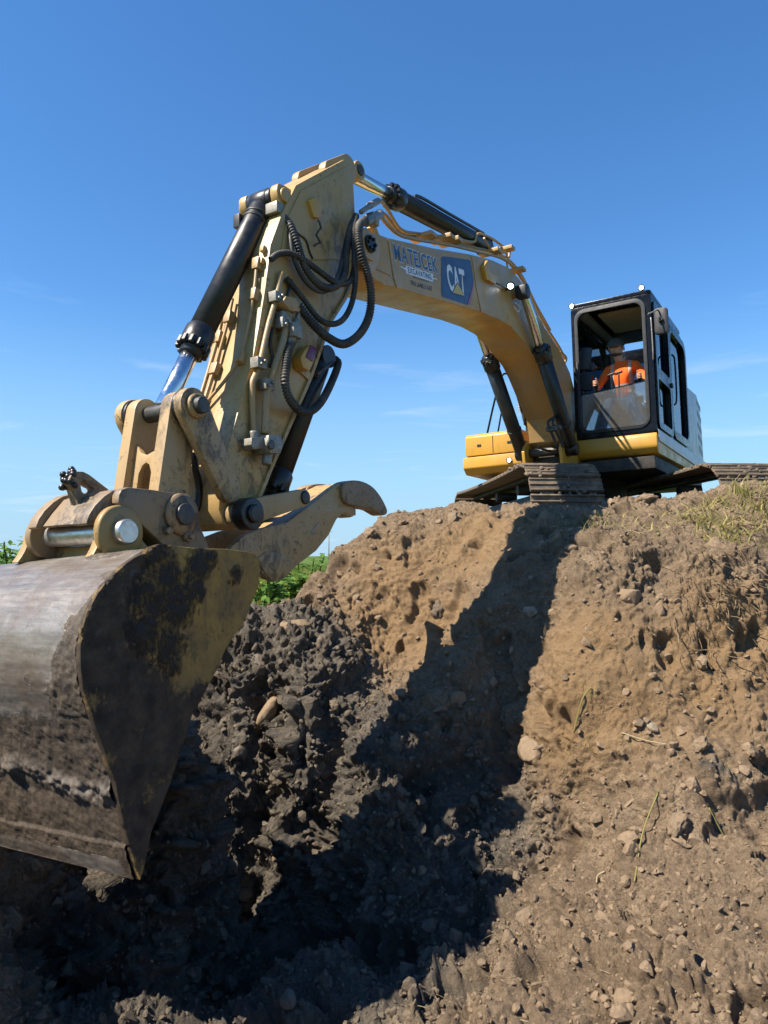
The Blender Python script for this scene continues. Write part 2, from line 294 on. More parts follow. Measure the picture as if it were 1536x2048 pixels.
# ------------------------------------------------------------------ mesh helpers
class Holed:
    """an outline with openings"""
    def __init__(s, outer, holes): s.loops = [list(outer)] + [list(h) for h in holes]
    def push(s, mb, put, t0, t1):
        tri = tessellate_polygon([[Vector((x, y, 0)) for x, y in l] for l in s.loops]); P = [p for l in s.loops for p in l]; n = len(P)
        fs = [tuple(t) for t in tri] + [tuple(i + n for i in reversed(t)) for t in tri]; o = 0
        for l in s.loops:
            m = len(l); fs += [(o + i, o + (i + 1) % m, o + (i + 1) % m + n, o + i + n) for i in range(m)]; o += m
        return mb.add([put(p, t0) for p in P] + [put(p, t1) for p in P], fs)
class MB:
    def __init__(s): s.v = []; s.f = []; s.sm = []
    def add(s, vs, fs, smooth=False):
        o = len(s.v); s.v += [tuple(v) for v in vs]; s.f += [tuple(o + i for i in f) for f in fs]; s.sm += [smooth] * len(fs); return s
    def prism(s, poly, b0, b1, tilt=0.0):
        """outline in the (a, h) plane pushed from lateral b0 to b1"""
        if isinstance(poly, Holed): return poly.push(s, lambda p, b: (p[0], b, p[1]), b0, b1)
        n = len(poly)
        ar = sum(poly[i][0] * poly[(i + 1) % n][1] - poly[(i + 1) % n][0] * poly[i][1] for i in range(n))
        if ar < 0: poly = poly[::-1]
        vs = [(a, b0, h) for a, h in poly] + [(a, b1, h) for a, h in poly]
        fs = [tuple(range(n)), tuple(range(2 * n - 1, n - 1, -1))]
        fs += [(i + n, (i + 1) % n + n, (i + 1) % n, i) for i in range(n)]
        return s.add(vs, fs)
    def box(s, c, e, rot=None):
        vs = [Vector((x * e[0], y * e[1], z * e[2])) for x in (-1, 1) for y in (-1, 1) for z in (-1, 1)]
        if rot is not None: vs = [rot @ v for v in vs]
        vs = [v + Vector(c) for v in vs]
        return s.add(vs, [(0, 1, 3, 2), (4, 6, 7, 5), (0, 4, 5, 1), (2, 3, 7, 6), (0, 2, 6, 4), (1, 5, 7, 3)])
    def beam(s, p0, p1, w, d, up=(0, 0, 1)):
        p0 = Vector(p0); p1 = Vector(p1); x = (p1 - p0); ln = x.length; x.normalize()
        y = Vector(up).cross(x)
        if y.length < 1e-4: y = Vector((0, 1, 0)).cross(x)
        y.normalize(); z = x.cross(y)
        return s.box((p0 + p1) / 2, (ln / 2, w / 2, d / 2), Matrix((x, y, z)).transposed())
    def lathe(s, p0, p1, prof, n=28, smooth=True):
        """rings along the axis p0->p1: prof = [(distance, radius)]"""
        p0 = Vector(p0); ax = (Vector(p1) - p0).normalized()
        u = ax.orthogonal().normalized(); w = ax.cross(u)
        vs = []; fs = []
        for t, r in prof:
            for k in range(n):
                q = 2 * math.pi * k / n; vs.append(p0 + ax * t + (u * math.cos(q) + w * math.sin(q)) * r)
        for j in range(len(prof) - 1):
            for k in range(n):
                k2 = (k + 1) % n; fs.append((j * n + k, j * n + k2, (j + 1) * n + k2, (j + 1) * n + k))
        s.add(vs, fs, smooth)
        o = len(s.v) - len(vs); m = (len(prof) - 1) * n
        s.f.append(tuple(o + k for k in reversed(range(n)))); s.f.append(tuple(o + m + k for k in range(n))); s.sm += [False, False]
        return s
    def cyl(s, p0, p1, r, n=28, ch=0.0):
        ln = (Vector(p1) - Vector(p0)).length
        c = ch or min(0.006, r * 0.2, ln * 0.2)
        return s.lathe(p0, p1, [(0, r - c), (c, r), (ln - c, r), (ln, r - c)], n)
    def tube(s, pts, r, n=10, step=0.03, rib=0.0, pitch=0.014, smooth_path=True):
        pts = [Vector(p) for p in pts]
        if smooth_path: pts = spline(pts, step if not rib else pitch / 4)
        N = len(pts); vs = []; fs = []
        t0 = (pts[1] - pts[0]).normalized(); u = t0.orthogonal().normalized()
        for i in range(N):
            t = (pts[min(i + 1, N - 1)] - pts[max(i - 1, 0)]).normalized()
            u = (u - t * u.dot(t)).normalized(); w = t.cross(u)
            rr = r * (1 + rib * (1.0 if i % 4 in (1, 2) else -1.0)) if rib else r
            for k in range(n):
                q = 2 * math.pi * k / n; vs.append(pts[i] + (u * math.cos(q) + w * math.sin(q)) * rr)
        for i in range(N - 1):
            for k in range(n):
                k2 = (k + 1) % n; fs.append((i * n + k, i * n + k2, (i + 1) * n + k2, (i + 1) * n + k))
        s.add(vs, fs, True); o = len(s.v) - len(vs)
        s.f.append(tuple(o + k for k in reversed(range(n)))); s.f.append(tuple(o + (N - 1) * n + k for k in range(n))); s.sm += [False, False]
        return s
    def mesh(s, name, mat=None, bevel=0.0, seg=2):
        me = bpy.data.meshes.new(name); me.from_pydata(s.v, [], s.f)
        me.polygons.foreach_set('use_smooth', s.sm)
        if bevel:
            bm = bmesh.new(); bm.from_mesh(me); bmesh.ops.remove_doubles(bm, verts=bm.verts, dist=1e-5); bmesh.ops.recalc_face_normals(bm, faces=bm.faces)
            es = [e_ for e_ in bm.edges if len(e_.link_faces) == 2 and e_.calc_face_angle(0) > 0.6]
            bmesh.ops.bevel(bm, geom=es, offset=bevel, segments=seg, profile=0.6, affect='EDGES', clamp_overlap=True)
            for f in bm.faces: f.smooth = True
            bm.to_mesh(me); bm.free(); me.set_sharp_from_angle(angle=R(38))
        else:
            bm = bmesh.new(); bm.from_mesh(me); bmesh.ops.recalc_face_normals(bm, faces=bm.faces); bm.to_mesh(me); bm.free()
        if mat is not None: me.materials.append(mat)
        return me
    def build(s, name, mat, parent=None, bevel=0.0, label=None, seg=2):
        o = bpy.data.objects.new(name, s.mesh(name, mat, bevel, seg)); COL.objects.link(o)
        if parent is not None: o.parent = parent
        if label: o['label'] = label
        return o
def spline(pts, step):
    """Catmull-Rom through the points, resampled evenly"""
    P = [pts[0] * 2 - pts[1]] + pts + [pts[-1] * 2 - pts[-2]]; raw = []
    for i in range(1, len(P) - 2):
        a, b, c, d = P[i - 1:i + 3]
        for k in range(24):
            t = k / 24; raw.append(0.5 * ((2 * b) + (c - a) * t + (2 * a - 5 * b + 4 * c - d) * t * t + (3 * b - a - 3 * c + d) * t ** 3))
    raw.append(pts[-1]); out = [raw[0]]; acc = 0.0
    for p, q in zip(raw, raw[1:]):
        sl = (q - p).length
        while acc + sl >= step:
            f = (step - acc) / sl if sl > 1e-9 else 1; p = p.lerp(q, f); sl = (q - p).length; acc = 0.0; out.append(p)
        acc += sl
    if (out[-1] - raw[-1]).length > step * 0.3: out.append(raw[-1])
    return out if len(out) > 1 else [pts[0], pts[-1]]
def empty(name, loc=(0, 0, 0), label=None, cat=None, group=None, parent=None):
    o = bpy.data.objects.new(name, None); COL.objects.link(o); o.location = loc; o.empty_display_size = 0.2
    if parent is not None: o.parent = parent
    tag(o, label, cat, group); return o
def tag(o, label=None, cat=None, group=None, kind=None):
    for k, v in (('label', label), ('category', cat), ('group', group), ('kind', kind)):
        if v: o[k] = v
    return o
def np_mesh(name, V, Fq, mat, smooth=True):
    me = bpy.data.meshes.new(name); V = np.asarray(V, np.float32); Fq = np.asarray(Fq, np.int32); k = Fq.shape[1]
    me.vertices.add(len(V)); me.vertices.foreach_set('co', V.ravel())
    me.loops.add(Fq.size); me.loops.foreach_set('vertex_index', Fq.ravel())
    me.polygons.add(len(Fq)); me.polygons.foreach_set('loop_start', np.arange(0, Fq.size, k, dtype=np.int32))
    me.polygons.foreach_set('use_smooth', np.full(len(Fq), smooth)); me.materials.append(mat)
    me.update(calc_edges=True); return me
def np_attr(me, name, val):
    a = me.attributes.new(name, 'FLOAT', 'POINT'); a.data.foreach_set('value', np.asarray(val, np.float32))

# ------------------------------------------------------------------ terrain: the dug bank, the trench and the field round it
def _hash(ix, iy, iz, seed):
    h = (ix * 374761393 + iy * 668265263 + iz * 2147483647 + seed * 1274126177) & 0xFFFFFFFF
    h = ((h ^ (h >> 13)) * 1274126177) & 0xFFFFFFFF
    h = ((h ^ (h >> 16)) * 2246822519) & 0xFFFFFFFF
    return ((h ^ (h >> 15)) & 0xFFFFFF).astype(np.float32) / np.float32(0xFFFFFF)
def vnoise(P, scale, seed=0):
    q = P / scale; i = np.floor(q).astype(np.int64); f = (q - i).astype(np.float32); f = f * f * (3 - 2 * f); r = 0
    for dx in (0, 1):
        for dy in (0, 1):
            for dz in (0, 1):
                w = (f[:, 0] if dx else 1 - f[:, 0]) * (f[:, 1] if dy else 1 - f[:, 1]) * (f[:, 2] if dz else 1 - f[:, 2])
                r = r + w * _hash(i[:, 0] + dx, i[:, 1] + dy, i[:, 2] + dz, seed)
    return r * 2 - 1
def fbm(P, scale, octv=4, gain=0.5, seed=0):
    r = 0; a = 1.0; t = 0
    for k in range(octv):
        r = r + a * vnoise(P, scale / 2 ** k, seed + k * 17); t += a; a *= gain
    return r / t
def clods(P, scale, seed, fill=0.75):
    """rounded lumps: 3-D cells with a jittered centre and a radius of their own"""
    q = P / scale; i = np.floor(q).astype(np.int64); best = np.zeros(len(P), np.float32)
    for dx in (-1, 0, 1):
        for dy in (-1, 0, 1):
            for dz in (-1, 0, 1):
                c = i + np.array((dx, dy, dz)); h = [_hash(c[:, 0], c[:, 1], c[:, 2], seed + s_) for s_ in (1, 2, 3, 4)]
                d2 = (q[:, 0] - c[:, 0] - h[0]) ** 2 + (q[:, 1] - c[:, 1] - h[1]) ** 2 + (q[:, 2] - c[:, 2] - h[2]) ** 2
                rad = np.where(h[3] < fill, 0.35 + 0.5 * h[3], 0.0)
                b = np.sqrt(np.maximum(rad * rad - d2, 0)) * (0.55 + 0.9 * h[0]); best = np.maximum(best, b.astype(np.float32))
    return best

# heights chosen over the site, many so the cast shadows land right (world metres)
SITE = [(1.552,3.2,-0.364),(2.115,4.3,-0.096),(2.589,5.2,0.583),(2.962,5.9,1.245),(3.587,7.1,1.903),(3.948,7.9,2.331),(1.164,3.3,-0.426),(1.46,4.1,-0.284),(1.687,4.7,0.055),(1.9,5.25,0.573),(2.135,5.85,1.248),(2.643,7.2,1.858),(2.98,8.1,2.198),(3.442,8,2.23),(0.77,3.5,-0.549),(0.978,4.4,-0.422),(1.209,5.1,-0.244),(1.245,5.35,0.554),(1.477,5.65,1.029),(1.492,6,1.361),(1.887,6.2,1.651),(1.649,7.2,1.858),(1.927,8.4,2.133),(2.463,8.25,2.124),(0.649,4.2,-0.602),(0.434,3.6,-0.61),(0.433,4.9,-0.652),(0.861,5.5,-0.207),(0.921,5.85,0.26),(0.534,5.95,0.437),(0.828,6.3,1.006),(1.28,6.6,1.518),(1.282,6.2,1.015),(0.902,7.2,1.61),(1.379,8.6,2.134),(1.022,8.6,2.062),(0.657,8.5,2.01),(0.078,3.7,-0.671),(0.098,4.6,-0.811),(-0.062,5.15,-0.262),(0.124,5.7,0.105),(0.144,6.6,0.531),(0.406,7.2,1.412),(0.157,7.15,1.169),(0.181,8.2,1.973),(-0.222,3.8,-0.733),(-0.232,5.1,-0.611),(-0.263,5.7,0.18),(-0.378,6.3,0.58),(-0.368,6.9,0.949),(-0.154,8,1.82),(-0.392,7.8,1.664),(-0.6,7.4,1.407),(-0.682,7.2,1.215),(-0.492,4.4,-0.848),(-0.397,5.25,-0.779),(-0.628,5.15,-1.067),(-0.65,5.75,-0.479),(-0.427,5.85,-0.129),(-0.981,5.9,-0.919),(-0.663,5.8,0.466),(-0.723,6.3,0.793),(-0.806,7,1.107),(-1.062,6.8,1.014),(-1.346,6.6,0.924),(-0.915,4.95,-1.202),(-1.087,6,-0.173),(-1.084,6.4,0.78),(-1.172,6.2,0.388),(-1.297,5.85,-1.278),(-1.295,5.9,-1.111),(-1.107,5.95,-1.096),(-1.041,6,-0.727),(-1.145,5.85,-1.278),(-0.763,4,-0.856),(-1.392,5.05,0.443),(-1.365,4.9,-0.01),(-1.41,4.8,-0.45),(-1.617,5.1,0.262),(-1.688,4.85,-0.313),(-1.485,4.75,-0.737),(-1.312,4.7,-0.712),(-1.236,5.95,0.237),(-1.285,5.95,-0.355),(-1.317,5.95,-0.941),(-2.233,5.4,-0.882),(-1.813,4.8,-1.071),(-1.619,4.3,-1.04),(-1.238,4.8,-1.101),(-1.073,4.4,-1.101),(1.853,3,-0.242),(3.283,5.2,0.236),(4.027,6.3,1.22),(4.899,7.6,2.188)] + [(0,2,-.85),(1,2,-.75),(0,1,-.2),(-1,2.6,-1.05),(0,2.9,-1.05),(1,2.9,-.9),(0,.3,0),(-1.3,1.6,-.1),(2,1.6,-.1),(3,2.5,.1),(0,-1,0),
 (-2.75,4.1,.75),(-2.75,3.2,.7),(-3.2,5.4,.7),(-3.6,2,.4),(-2.5,2.2,.55),(-2.05,3.3,-.75),(-4.2,4.2,.3),  # left bank out of view, raised to keep the pit floor in shadow
 (2.2,9.6,1.88),(3.5,10,1.88),(5,9.6,1.88),(2,12,1.88),(5,12,1.88),(3.5,15,1.88),(6.5,11,1.88),(4.2,8.9,2.28),(3.2,8.8,2.12),(5.2,9.0,2.3),
 (6.5,8.2,2.3),(8,8,1.9),(9,12,1.3),(8,5,1.0),
 (.5,9.8,1.0),(-.6,9.4,.3),(.8,12,1.0),(-2,10,0),(1.2,14,.8),(-4,7,.1),(-4,10,0),(3,19,.2),(0,18,0),(8,18,.3),(12,12,0),(12,5,.2),
 (-1.4,8.2,.2),(-.75,8.6,.4),(-3,8,.05),(-6,4,0),(-6,0,0),(0,-4,0),(6,-3,0),(-2.8,7.0,.2)]
_S = np.array(SITE, float); _xy = _S[:, :2]; _n = len(_S)
def _tps(r2): return np.where(r2 > 1e-12, 0.5 * r2 * np.log(np.maximum(r2, 1e-12)), 0)
_K = _tps(((_xy[:, None] - _xy[None]) ** 2).sum(-1)) + np.eye(_n) * 0.006
_Pm = np.c_[np.ones(_n), _xy]
_Am = np.block([[_K, _Pm], [_Pm.T, np.zeros((3, 3))]])
_w = np.linalg.solve(_Am, np.r_[_S[:, 2], 0, 0, 0])
def base_height(X, Y):
    out = np.empty(len(X))
    for s in range(0, len(X), 60000):
        x = X[s:s + 60000]; y = Y[s:s + 60000]
        r2 = (x[:, None] - _xy[None, :, 0]) ** 2 + (y[:, None] - _xy[None, :, 1]) ** 2
        out[s:s + 60000] = _tps(r2) @ _w[:_n] + _w[_n] + _w[_n + 1] * x + _w[_n + 2] * y
    r = np.hypot(X - 2.0, Y - 8.0); k = np.clip((r - 9.5) / 6.0, 0, 1); k = k * k * (3 - 2 * k)
    return np.clip(out * (1 - k), -2.1, 3.1)
WET_AND_HOLE = [(*p, 0.75) for p in [(-1.211,6.18,0.37),(-0.872,6.16,0.366),(-0.476,5.94,0.214),(-1.016,6.06,-0.218),(-1.219,5.89,-0.745),(-0.647,5.72,-0.481),(-0.182,5.6,0.111),(0.043,5.25,-0.154),(-0.233,5.1,-0.607),(0.273,4.96,-0.545),(-0.751,5.17,-1.14),(-0.189,4.17,-0.747),(-1.478,4.73,-0.74),(-1.798,4.76,-1.066),(-1.18,4.82,-1.11),(-0.917,6.45,0.88),(-1.197,6.53,0.912),(-1.12,4.96,-0.865),(-0.626,6.2,0.698),(-1.585,5,0.27),(-2.252,5.9,-0.749),(-1.452,4.23,-1.026),(0.474,5.33,-0.349),(-0.548,3.97,-0.788),(-0.995,5.97,-0.729),(-1.135,5.89,-1.069),(-0.577,5.77,-0.143),(-1.295,4.65,-0.858),(-1.261,5.08,-0.089),(0.191,4.62,-0.789),(-0.859,4.83,-1.272)]] + [(*p, 0.11) for p in [(2.103,4.77,0.199)]]  # the last small spot darkens the soil colour for a shaded hole
SANDY = [(0.16,7.29,1.381),(0.383,6.82,0.935),(0.811,7.27,1.633),(-0.038,6.98,0.924),(1.103,7.54,1.895),(1.539,5.47,0.881),(1.682,5.24,0.553),(1.371,5.28,0.495),(2.716,5.58,0.939),(2.296,5.33,0.711)]
ROOTBALL = [(2.688,6,1.375),(2.995,6.12,1.413),(2.473,5.8,1.188)]
def blob(P, pts, rad):
    m = np.zeros(len(P), np.float32)
    for p in pts:
        rr = p[3] if len(p) > 3 else rad
        d2 = (P[:, 0] - p[0]) ** 2 + (P[:, 1] - p[1]) ** 2 + (P[:, 2] - p[2]) ** 2
        m = np.maximum(m, np.exp(-(d2 / rr ** 2) ** 1.5).astype(np.float32))
    return m
def rough_earth(X, Y, fine=True):
    Z = base_height(X, Y); e_ = 0.03
    gx = (base_height(X + e_, Y) - Z) / e_; gy = (base_height(X, Y + e_) - Z) / e_
    N = np.stack([-gx, -gy, np.ones_like(gx)], 1); N /= np.linalg.norm(N, axis=1)[:, None]
    P = np.stack([X, Y, Z], 1)
    wet = blob(P, WET_AND_HOLE, 0.70); sandy = blob(P, SANDY, 0.55)
    turf = np.clip((np.hypot(X - 2.2, Y - 6.5) - 7.6) / 2.0, 0, 1) * np.clip(1.2 - np.abs(Z) * 0.6, 0, 1)
    lump = np.clip(0.38 + 0.22 * np.clip((5.4 - np.hypot(X, Y)) / 1.5, 0, 1) * np.clip((X - .2) / .5, 0, 1) + 0.85 * wet - 0.22 * sandy + 0.45 * (vnoise(P, 0.9, 91) > 0.1) * np.clip(vnoise(P, 0.9, 91), 0, 1), 0.12, 1.2)
    lump *= 1 - turf * 0.9
    d = 0.115 * fbm(P, 0.85, 4, 0.55, 3) * (0.5 + lump)
    # broken faces: crumpled ridges, ledges that overhang a little, gouged hollows
    d += 0.085 * (0.5 - np.abs(fbm(P, 0.46, 4, 0.5, 23)) * 2.0) * (0.30 + 0.9 * lump)
    d += 0.050 * (0.5 - np.abs(fbm(P, 0.21, 3, 0.5, 24)) * 2.0) * (0.25 + lump)
    lz = (Z + 0.22 * X + 0.22 * fbm(P, 0.5, 3, 0.55, 25)) / 0.31; saw = lz - np.floor(lz)
    d += 0.115 * (saw ** 2) * np.clip(vnoise(P, 0.75, 26) * 2.2 - 0.15, 0, 1) * (0.5 + 0.5 * lump)
    gq = np.stack([X * 1.3, Y * 1.3, Z * 0.8], 1); gg = np.clip((fbm(gq, 0.42, 3, 0.6, 27) - 0.20) / 0.16, 0, 1)
    d -= 0.145 * gg * gg * (3 - 2 * gg) * (0.45 + 0.6 * lump)
    # scratches left by the bucket teeth, running down the smooth face
    sl = np.stack([X * 0.80 - Y * 0.25 - Z * 0.35, Y * 0.05, Z * 0.05], 1)
    d += 0.022 * vnoise(sl, 0.11, 55) * sandy
    d += 0.034 * fbm(P, 0.16, 3, 0.55, 33) * (0.35 + lump)
    Q = P + 0.06 * np.stack([vnoise(P, 0.12, 71), vnoise(P, 0.12, 72), vnoise(P, 0.12, 73)], 1) + 0.016 * np.stack([vnoise(P, 0.045, 74), vnoise(P, 0.045, 75), vnoise(P, 0.045, 76)], 1)
    d += 0.085 * np.clip(lump - 0.30, 0, 1) * (0.4 + 1.2 * np.clip(vnoise(P, .6, 95) + .3, 0, 1)) * clods(Q, 0.27, 11, 0.5)
    if fine:
        d += 0.075 * lump * np.clip(vnoise(P, .45, 96) + .65, 0.15, 1.3) * clods(Q, 0.125, 12, 0.55)
        d += 0.066 * (0.22 + lump) * np.clip(.55 + vnoise(P, .33, 97), .1, 1.3) * clods(Q, 0.058, 13, 0.60)
        d += 0.036 * (0.42 + lump * .8) * clods(Q, 0.040, 14, 0.62)
        d += 0.020 * (0.45 + lump) * fbm(P, 0.055, 2, 0.6, 44)
        rb = blob(P, ROOTBALL, 0.30); d += rb * (0.13 + 0.10 * fbm(P, 0.12, 3, .6, 81))
    d *= 1 - 0.45 * np.clip((4.7 - np.hypot(X, Y)) / 1.3, 0, 1) * np.clip((0.45 - X) / 0.4, 0, 1)
    return P + N * d[:, None], N, wet, sandy, turf
_az = np.concatenate([np.linspace(-180, -46, 36, endpoint=False), np.linspace(-46, -31.5, 48, endpoint=False), np.linspace(-31.5, 32.5, 768, endpoint=False), np.linspace(32.5, 48, 56, endpoint=False), np.linspace(48, 180, 36, endpoint=False)])
_az = np.radians(_az); NA = len(_az)
_r = np.concatenate([np.linspace(0.12, 2.3, 10, endpoint=False), 2.3 * (9.9 / 2.3) ** np.linspace(0, 1, 800, endpoint=False), np.linspace(9.9, 16, 30)])
NR = len(_r)
RR, AA = np.meshgrid(_r, _az, indexing='ij'); RR = RR.copy()
# rows spread evenly along the slope, so steep faces get as many as flat ones
_rc = 2.3 * (9.9 / 2.3) ** np.linspace(0, 1, 150); _r2, _a2 = np.meshgrid(_rc, _az[::6], indexing='ij')
_z2 = base_height((_r2 * np.sin(_a2)).ravel(), (_r2 * np.cos(_a2)).ravel()).reshape(_r2.shape)
_ds = np.hypot(np.diff(_r2, axis=0), 1.25 * np.diff(_z2, axis=0)) / np.maximum(.5 * (_r2[1:] + _r2[:-1]), 2.6); _s = np.vstack([np.zeros((1, _r2.shape[1])), np.cumsum(_ds, 0)]); _s /= _s[-1]
_k = np.ones(9) / 9
_s = np.apply_along_axis(lambda v: np.convolve(np.pad(v, 4, mode='wrap'), _k, 'valid'), 1, _s)
_full = np.empty((len(_rc), NA))
for k in range(len(_rc)): _full[k] = np.interp(_az, _az[::6], _s[k])
_u = np.linspace(0, 1, 801)[:-1]
for j in range(NA): RR[10:810, j] = np.interp(_u, _full[:, j], _rc)
TP, TN, T_wet, T_sandy, T_turf = rough_earth((RR * np.sin(AA)).ravel(), (RR * np.cos(AA)).ravel())
_i = np.arange(NR - 1)[:, None] * NA; _j = np.arange(NA)[None]; _j2 = (_j + 1) % NA
TF = np.stack([_i + _j, _i + _j2, _i + NA + _j2, _i + NA + _j], -1).reshape(-1, 4)
TF = TF[:, ::-1]
# close the small disc under the camera with a fan
_cen = len(TP); TPa = np.vstack([TP, [[0, 0, float(TP[:NA, 2].mean())]]])
me = np_mesh('earth_bank', TPa, TF, M['earth'])
for nm, v in (('wet', T_wet), ('tone', T_sandy), ('turf', T_turf)): np_attr(me, nm, np.r_[v, 0])
bank = bpy.data.objects.new('earth_bank', me); COL.objects.link(bank); tag(bank, kind='structure')
_fan = np.stack([np.full(NA, _cen), np.arange(NA), (np.arange(NA) + 1) % NA], 1)
TPk = TP.reshape(NR, NA, 3)
fan_me = bpy.data.meshes.new('trench_edge'); fan_me.from_pydata([tuple(p) for p in TPk[0]] + [(0, 0, float(TPk[0, :, 2].mean()))], [], [(NA, (k + 1) % NA, k) for k in range(NA)])
fan_me.materials.append(M['earth']); fan = bpy.data.objects.new('trench_edge', fan_me); COL.objects.link(fan); tag(fan, kind='structure')
def ground_z(x, y):
    return float(base_height(np.array([x]), np.array([y]))[0])

# the field beyond, out to the horizon
_fr = np.concatenate([np.linspace(16, 40, 14, endpoint=False), 40 * (5200 / 40) ** np.linspace(0, 1, 26)])
_fa = np.radians(np.linspace(-180, 180, 181)[:-1]); nf = len(_fa)
FR, FA = np.meshgrid(_fr, _fa, indexing='ij'); fx = (FR * np.sin(FA)).ravel(); fy = (FR * np.cos(FA)).ravel()
fz = base_height(fx, fy); fz = np.where(np.hypot(fx, fy) > 34, 0.0, fz) + np.where(np.hypot(fx, fy) > 44, 0.45, 0.0); 
_i = np.arange(len(_fr) - 1)[:, None] * nf; _j = np.arange(nf)[None]; _j2 = (_j + 1) % nf
FF = np.stack([_i + _j, _i + NA * 0 + _j2, _i + nf + _j2, _i + nf + _j], -1).reshape(-1, 4)[:, ::-1]
def field_mat():
    k = NT('green_crop'); n1 = k.noise(0.05, 6, 0.6); n2 = k.noise(0.9, 6, 0.7)
    c = k.mix(k.ramp(n1, [(0.35, 0.0), (0.65, 1.0)]), (0.040, 0.088, 0.020), (0.075, 0.125, 0.028))
    c = k.mix(k.ramp(n2, [(0.4, 0.0), (0.7, 0.6)]), c, (0.14, 0.17, 0.035))
    k.set(color=c, rough=0.95, spec=0.1); k.bump(n2, 0.8, 0.3); return k.m
fme = np_mesh('crop_field', np.stack([fx, fy, fz], 1), FF, field_mat())
fld = bpy.data.objects.new('crop_field', fme); COL.objects.link(fld); tag(fld, kind='structure')

# ------------------------------------------------------------------ grass and weeds in the field (uncountable)
def blades(name, spots, mat, hmin, hmax, width, bend, up=1.0, seed=1, segs=3):
    rnd = np.random.default_rng(seed); n = len(spots); S = np.array(spots, float)
    ang = rnd.uniform(0, 2 * np.pi, n); H = rnd.uniform(hmin, hmax, n); bd = rnd.uniform(0.2, 1.0, n) * bend
    wd = rnd.uniform(0.6, 1.2, n) * width; dx, dy = np.cos(ang), np.sin(ang)
    face = rnd.uniform(0, 2 * np.pi, n); wx, wy = np.cos(face), np.sin(face)
    V = np.zeros((n, (segs + 1) * 2, 3)); sh = np.repeat(rnd.uniform(0, 1, n)[:, None], (segs + 1) * 2, 1)
    for k in range(segs + 1):
        t = k / segs; off = bd * H * t * t; z = H * t * (1 - 0.35 * bd * t) * up; w = wd * (1 - 0.92 * t)
        for q, sgn in ((0, -1), (1, 1)):
            V[:, 2 * k + q, 0] = S[:, 0] + dx * off + sgn * wx * w; V[:, 2 * k + q, 1] = S[:, 1] + dy * off + sgn * wy * w; V[:, 2 * k + q, 2] = S[:, 2] + z
    base = np.arange(n)[:, None] * (segs + 1) * 2
    Fq = np.concatenate([base + np.array([[2 * k, 2 * k + 1, 2 * k + 3, 2 * k + 2]]) for k in range(segs)], 0)
    m_ = np_mesh(name, V.reshape(-1, 3), Fq, mat); np_attr(m_, 'shade', sh.ravel())
    o = bpy.data.objects.new(name, m_); COL.objects.link(o); return o
rg = np.random.default_rng(5)
def wedge(n, a0, a1, r0, r1, pw=0.5):
    a = np.radians(rg.uniform(a0, a1, n)); r = r0 + (r1 - r0) * rg.uniform(0, 1, n) ** (1 / (1 + pw)); return r * np.sin(a), r * np.cos(a)
x, y = wedge(26000, -36, 12, 11, 34); z = base_height(x, y); keep = (z < 0.5); x, y, z = x[keep], y[keep], z[keep]
# tall rough grass stands in drifts
keep = vnoise(np.stack([x, y, z * 0], 1), 2.2, 9) > -0.35; x, y, z = x[keep], y[keep], z[keep]
tag(blades('field_grass', np.stack([x, y, z - .02], 1), M['grass'], 0.35, 0.95, 0.011, 0.75, 1, 3), kind='stuff')
x, y = wedge(9000, -36, 12, 30, 75, 0.8); tag(blades('far_grass', np.stack([x, y, np.zeros_like(x) + .15], 1), M['grass'], 0.4, 1.05, 0.03, 0.5, 1, 4, 2), kind='stuff')
x, y = wedge(700, -36, 12, 14, 40, 0.8); z = base_height(x, y); keep = z < 0.5
x, y = wedge(9000, -14, 2, 13, 26); z = base_height(x, y); keep = (z < 0.4) & (vnoise(np.stack([x, y, z * 0], 1), 3.0, 19) > 0.0)
tag(blades('yellow_grass', np.stack([x, y, z - .02], 1)[keep], M['yellowgrass'], 0.7, 1.55, 0.012, 0.5, 1, 8), kind='stuff')
x, y = wedge(700, -36, 12, 14, 40, 0.8); z = base_height(x, y); keep = z < 0.5
tag(blades('grass_seed_stalks', np.stack([x, y, z], 1)[keep], M['drygrass'], 0.8, 1.35, 0.006, 0.3, 1, 6), kind='stuff')
def leafy(name, cx, cy, cz, h, seed):
    """a broad-leaved weed: a stem with leaves up its length"""
    rd = random.Random(seed); stem = MB(); lf = []; sh = []
    for s in range(rd.randint(4, 6)):
        top = Vector((rd.uniform(-.28, .28) * h, rd.uniform(-.28, .28) * h, h * rd.uniform(.75, 1.05)))
        stem.tube([(0, 0, 0), tuple(top * 0.5 + Vector((rd.uniform(-.04, .04), 0, .05))), tuple(top)], 0.012, 5, 0.2)
        for k in range(60):
            t = rd.uniform(.25, 1.02); c = top * t + Vector((rd.gauss(0, .07), rd.gauss(0, .07), rd.gauss(0, .03))) * h
            a = rd.uniform(0, 6.28); dr = Vector((math.cos(a), math.sin(a), rd.uniform(-.5, .5))).normalized(); sd = dr.cross(Vector((0, 0, 1))).normalized()
            sz = rd.uniform(.06, .13); lf += [c, c + dr * sz + sd * sz * .55 - Vector((0, 0, sz * .1)), c + dr * sz * 2.1 - Vector((0, 0, sz * .5)), c + dr * sz - sd * sz * .55 - Vector((0, 0, sz * .1))]
            sh += [rd.random()] * 4
    root = empty(name, (cx, cy, cz))
    stem.build('stem', M['grass'], root)
    lm = np_mesh('foliage', [tuple(v) for v in lf], np.arange(len(lf)).reshape(-1, 4), M['leaf'], False); np_attr(lm, 'shade', sh)
    o = bpy.data.objects.new('foliage', lm); COL.objects.link(o); o.parent = root; tag(o, kind='stuff'); return root

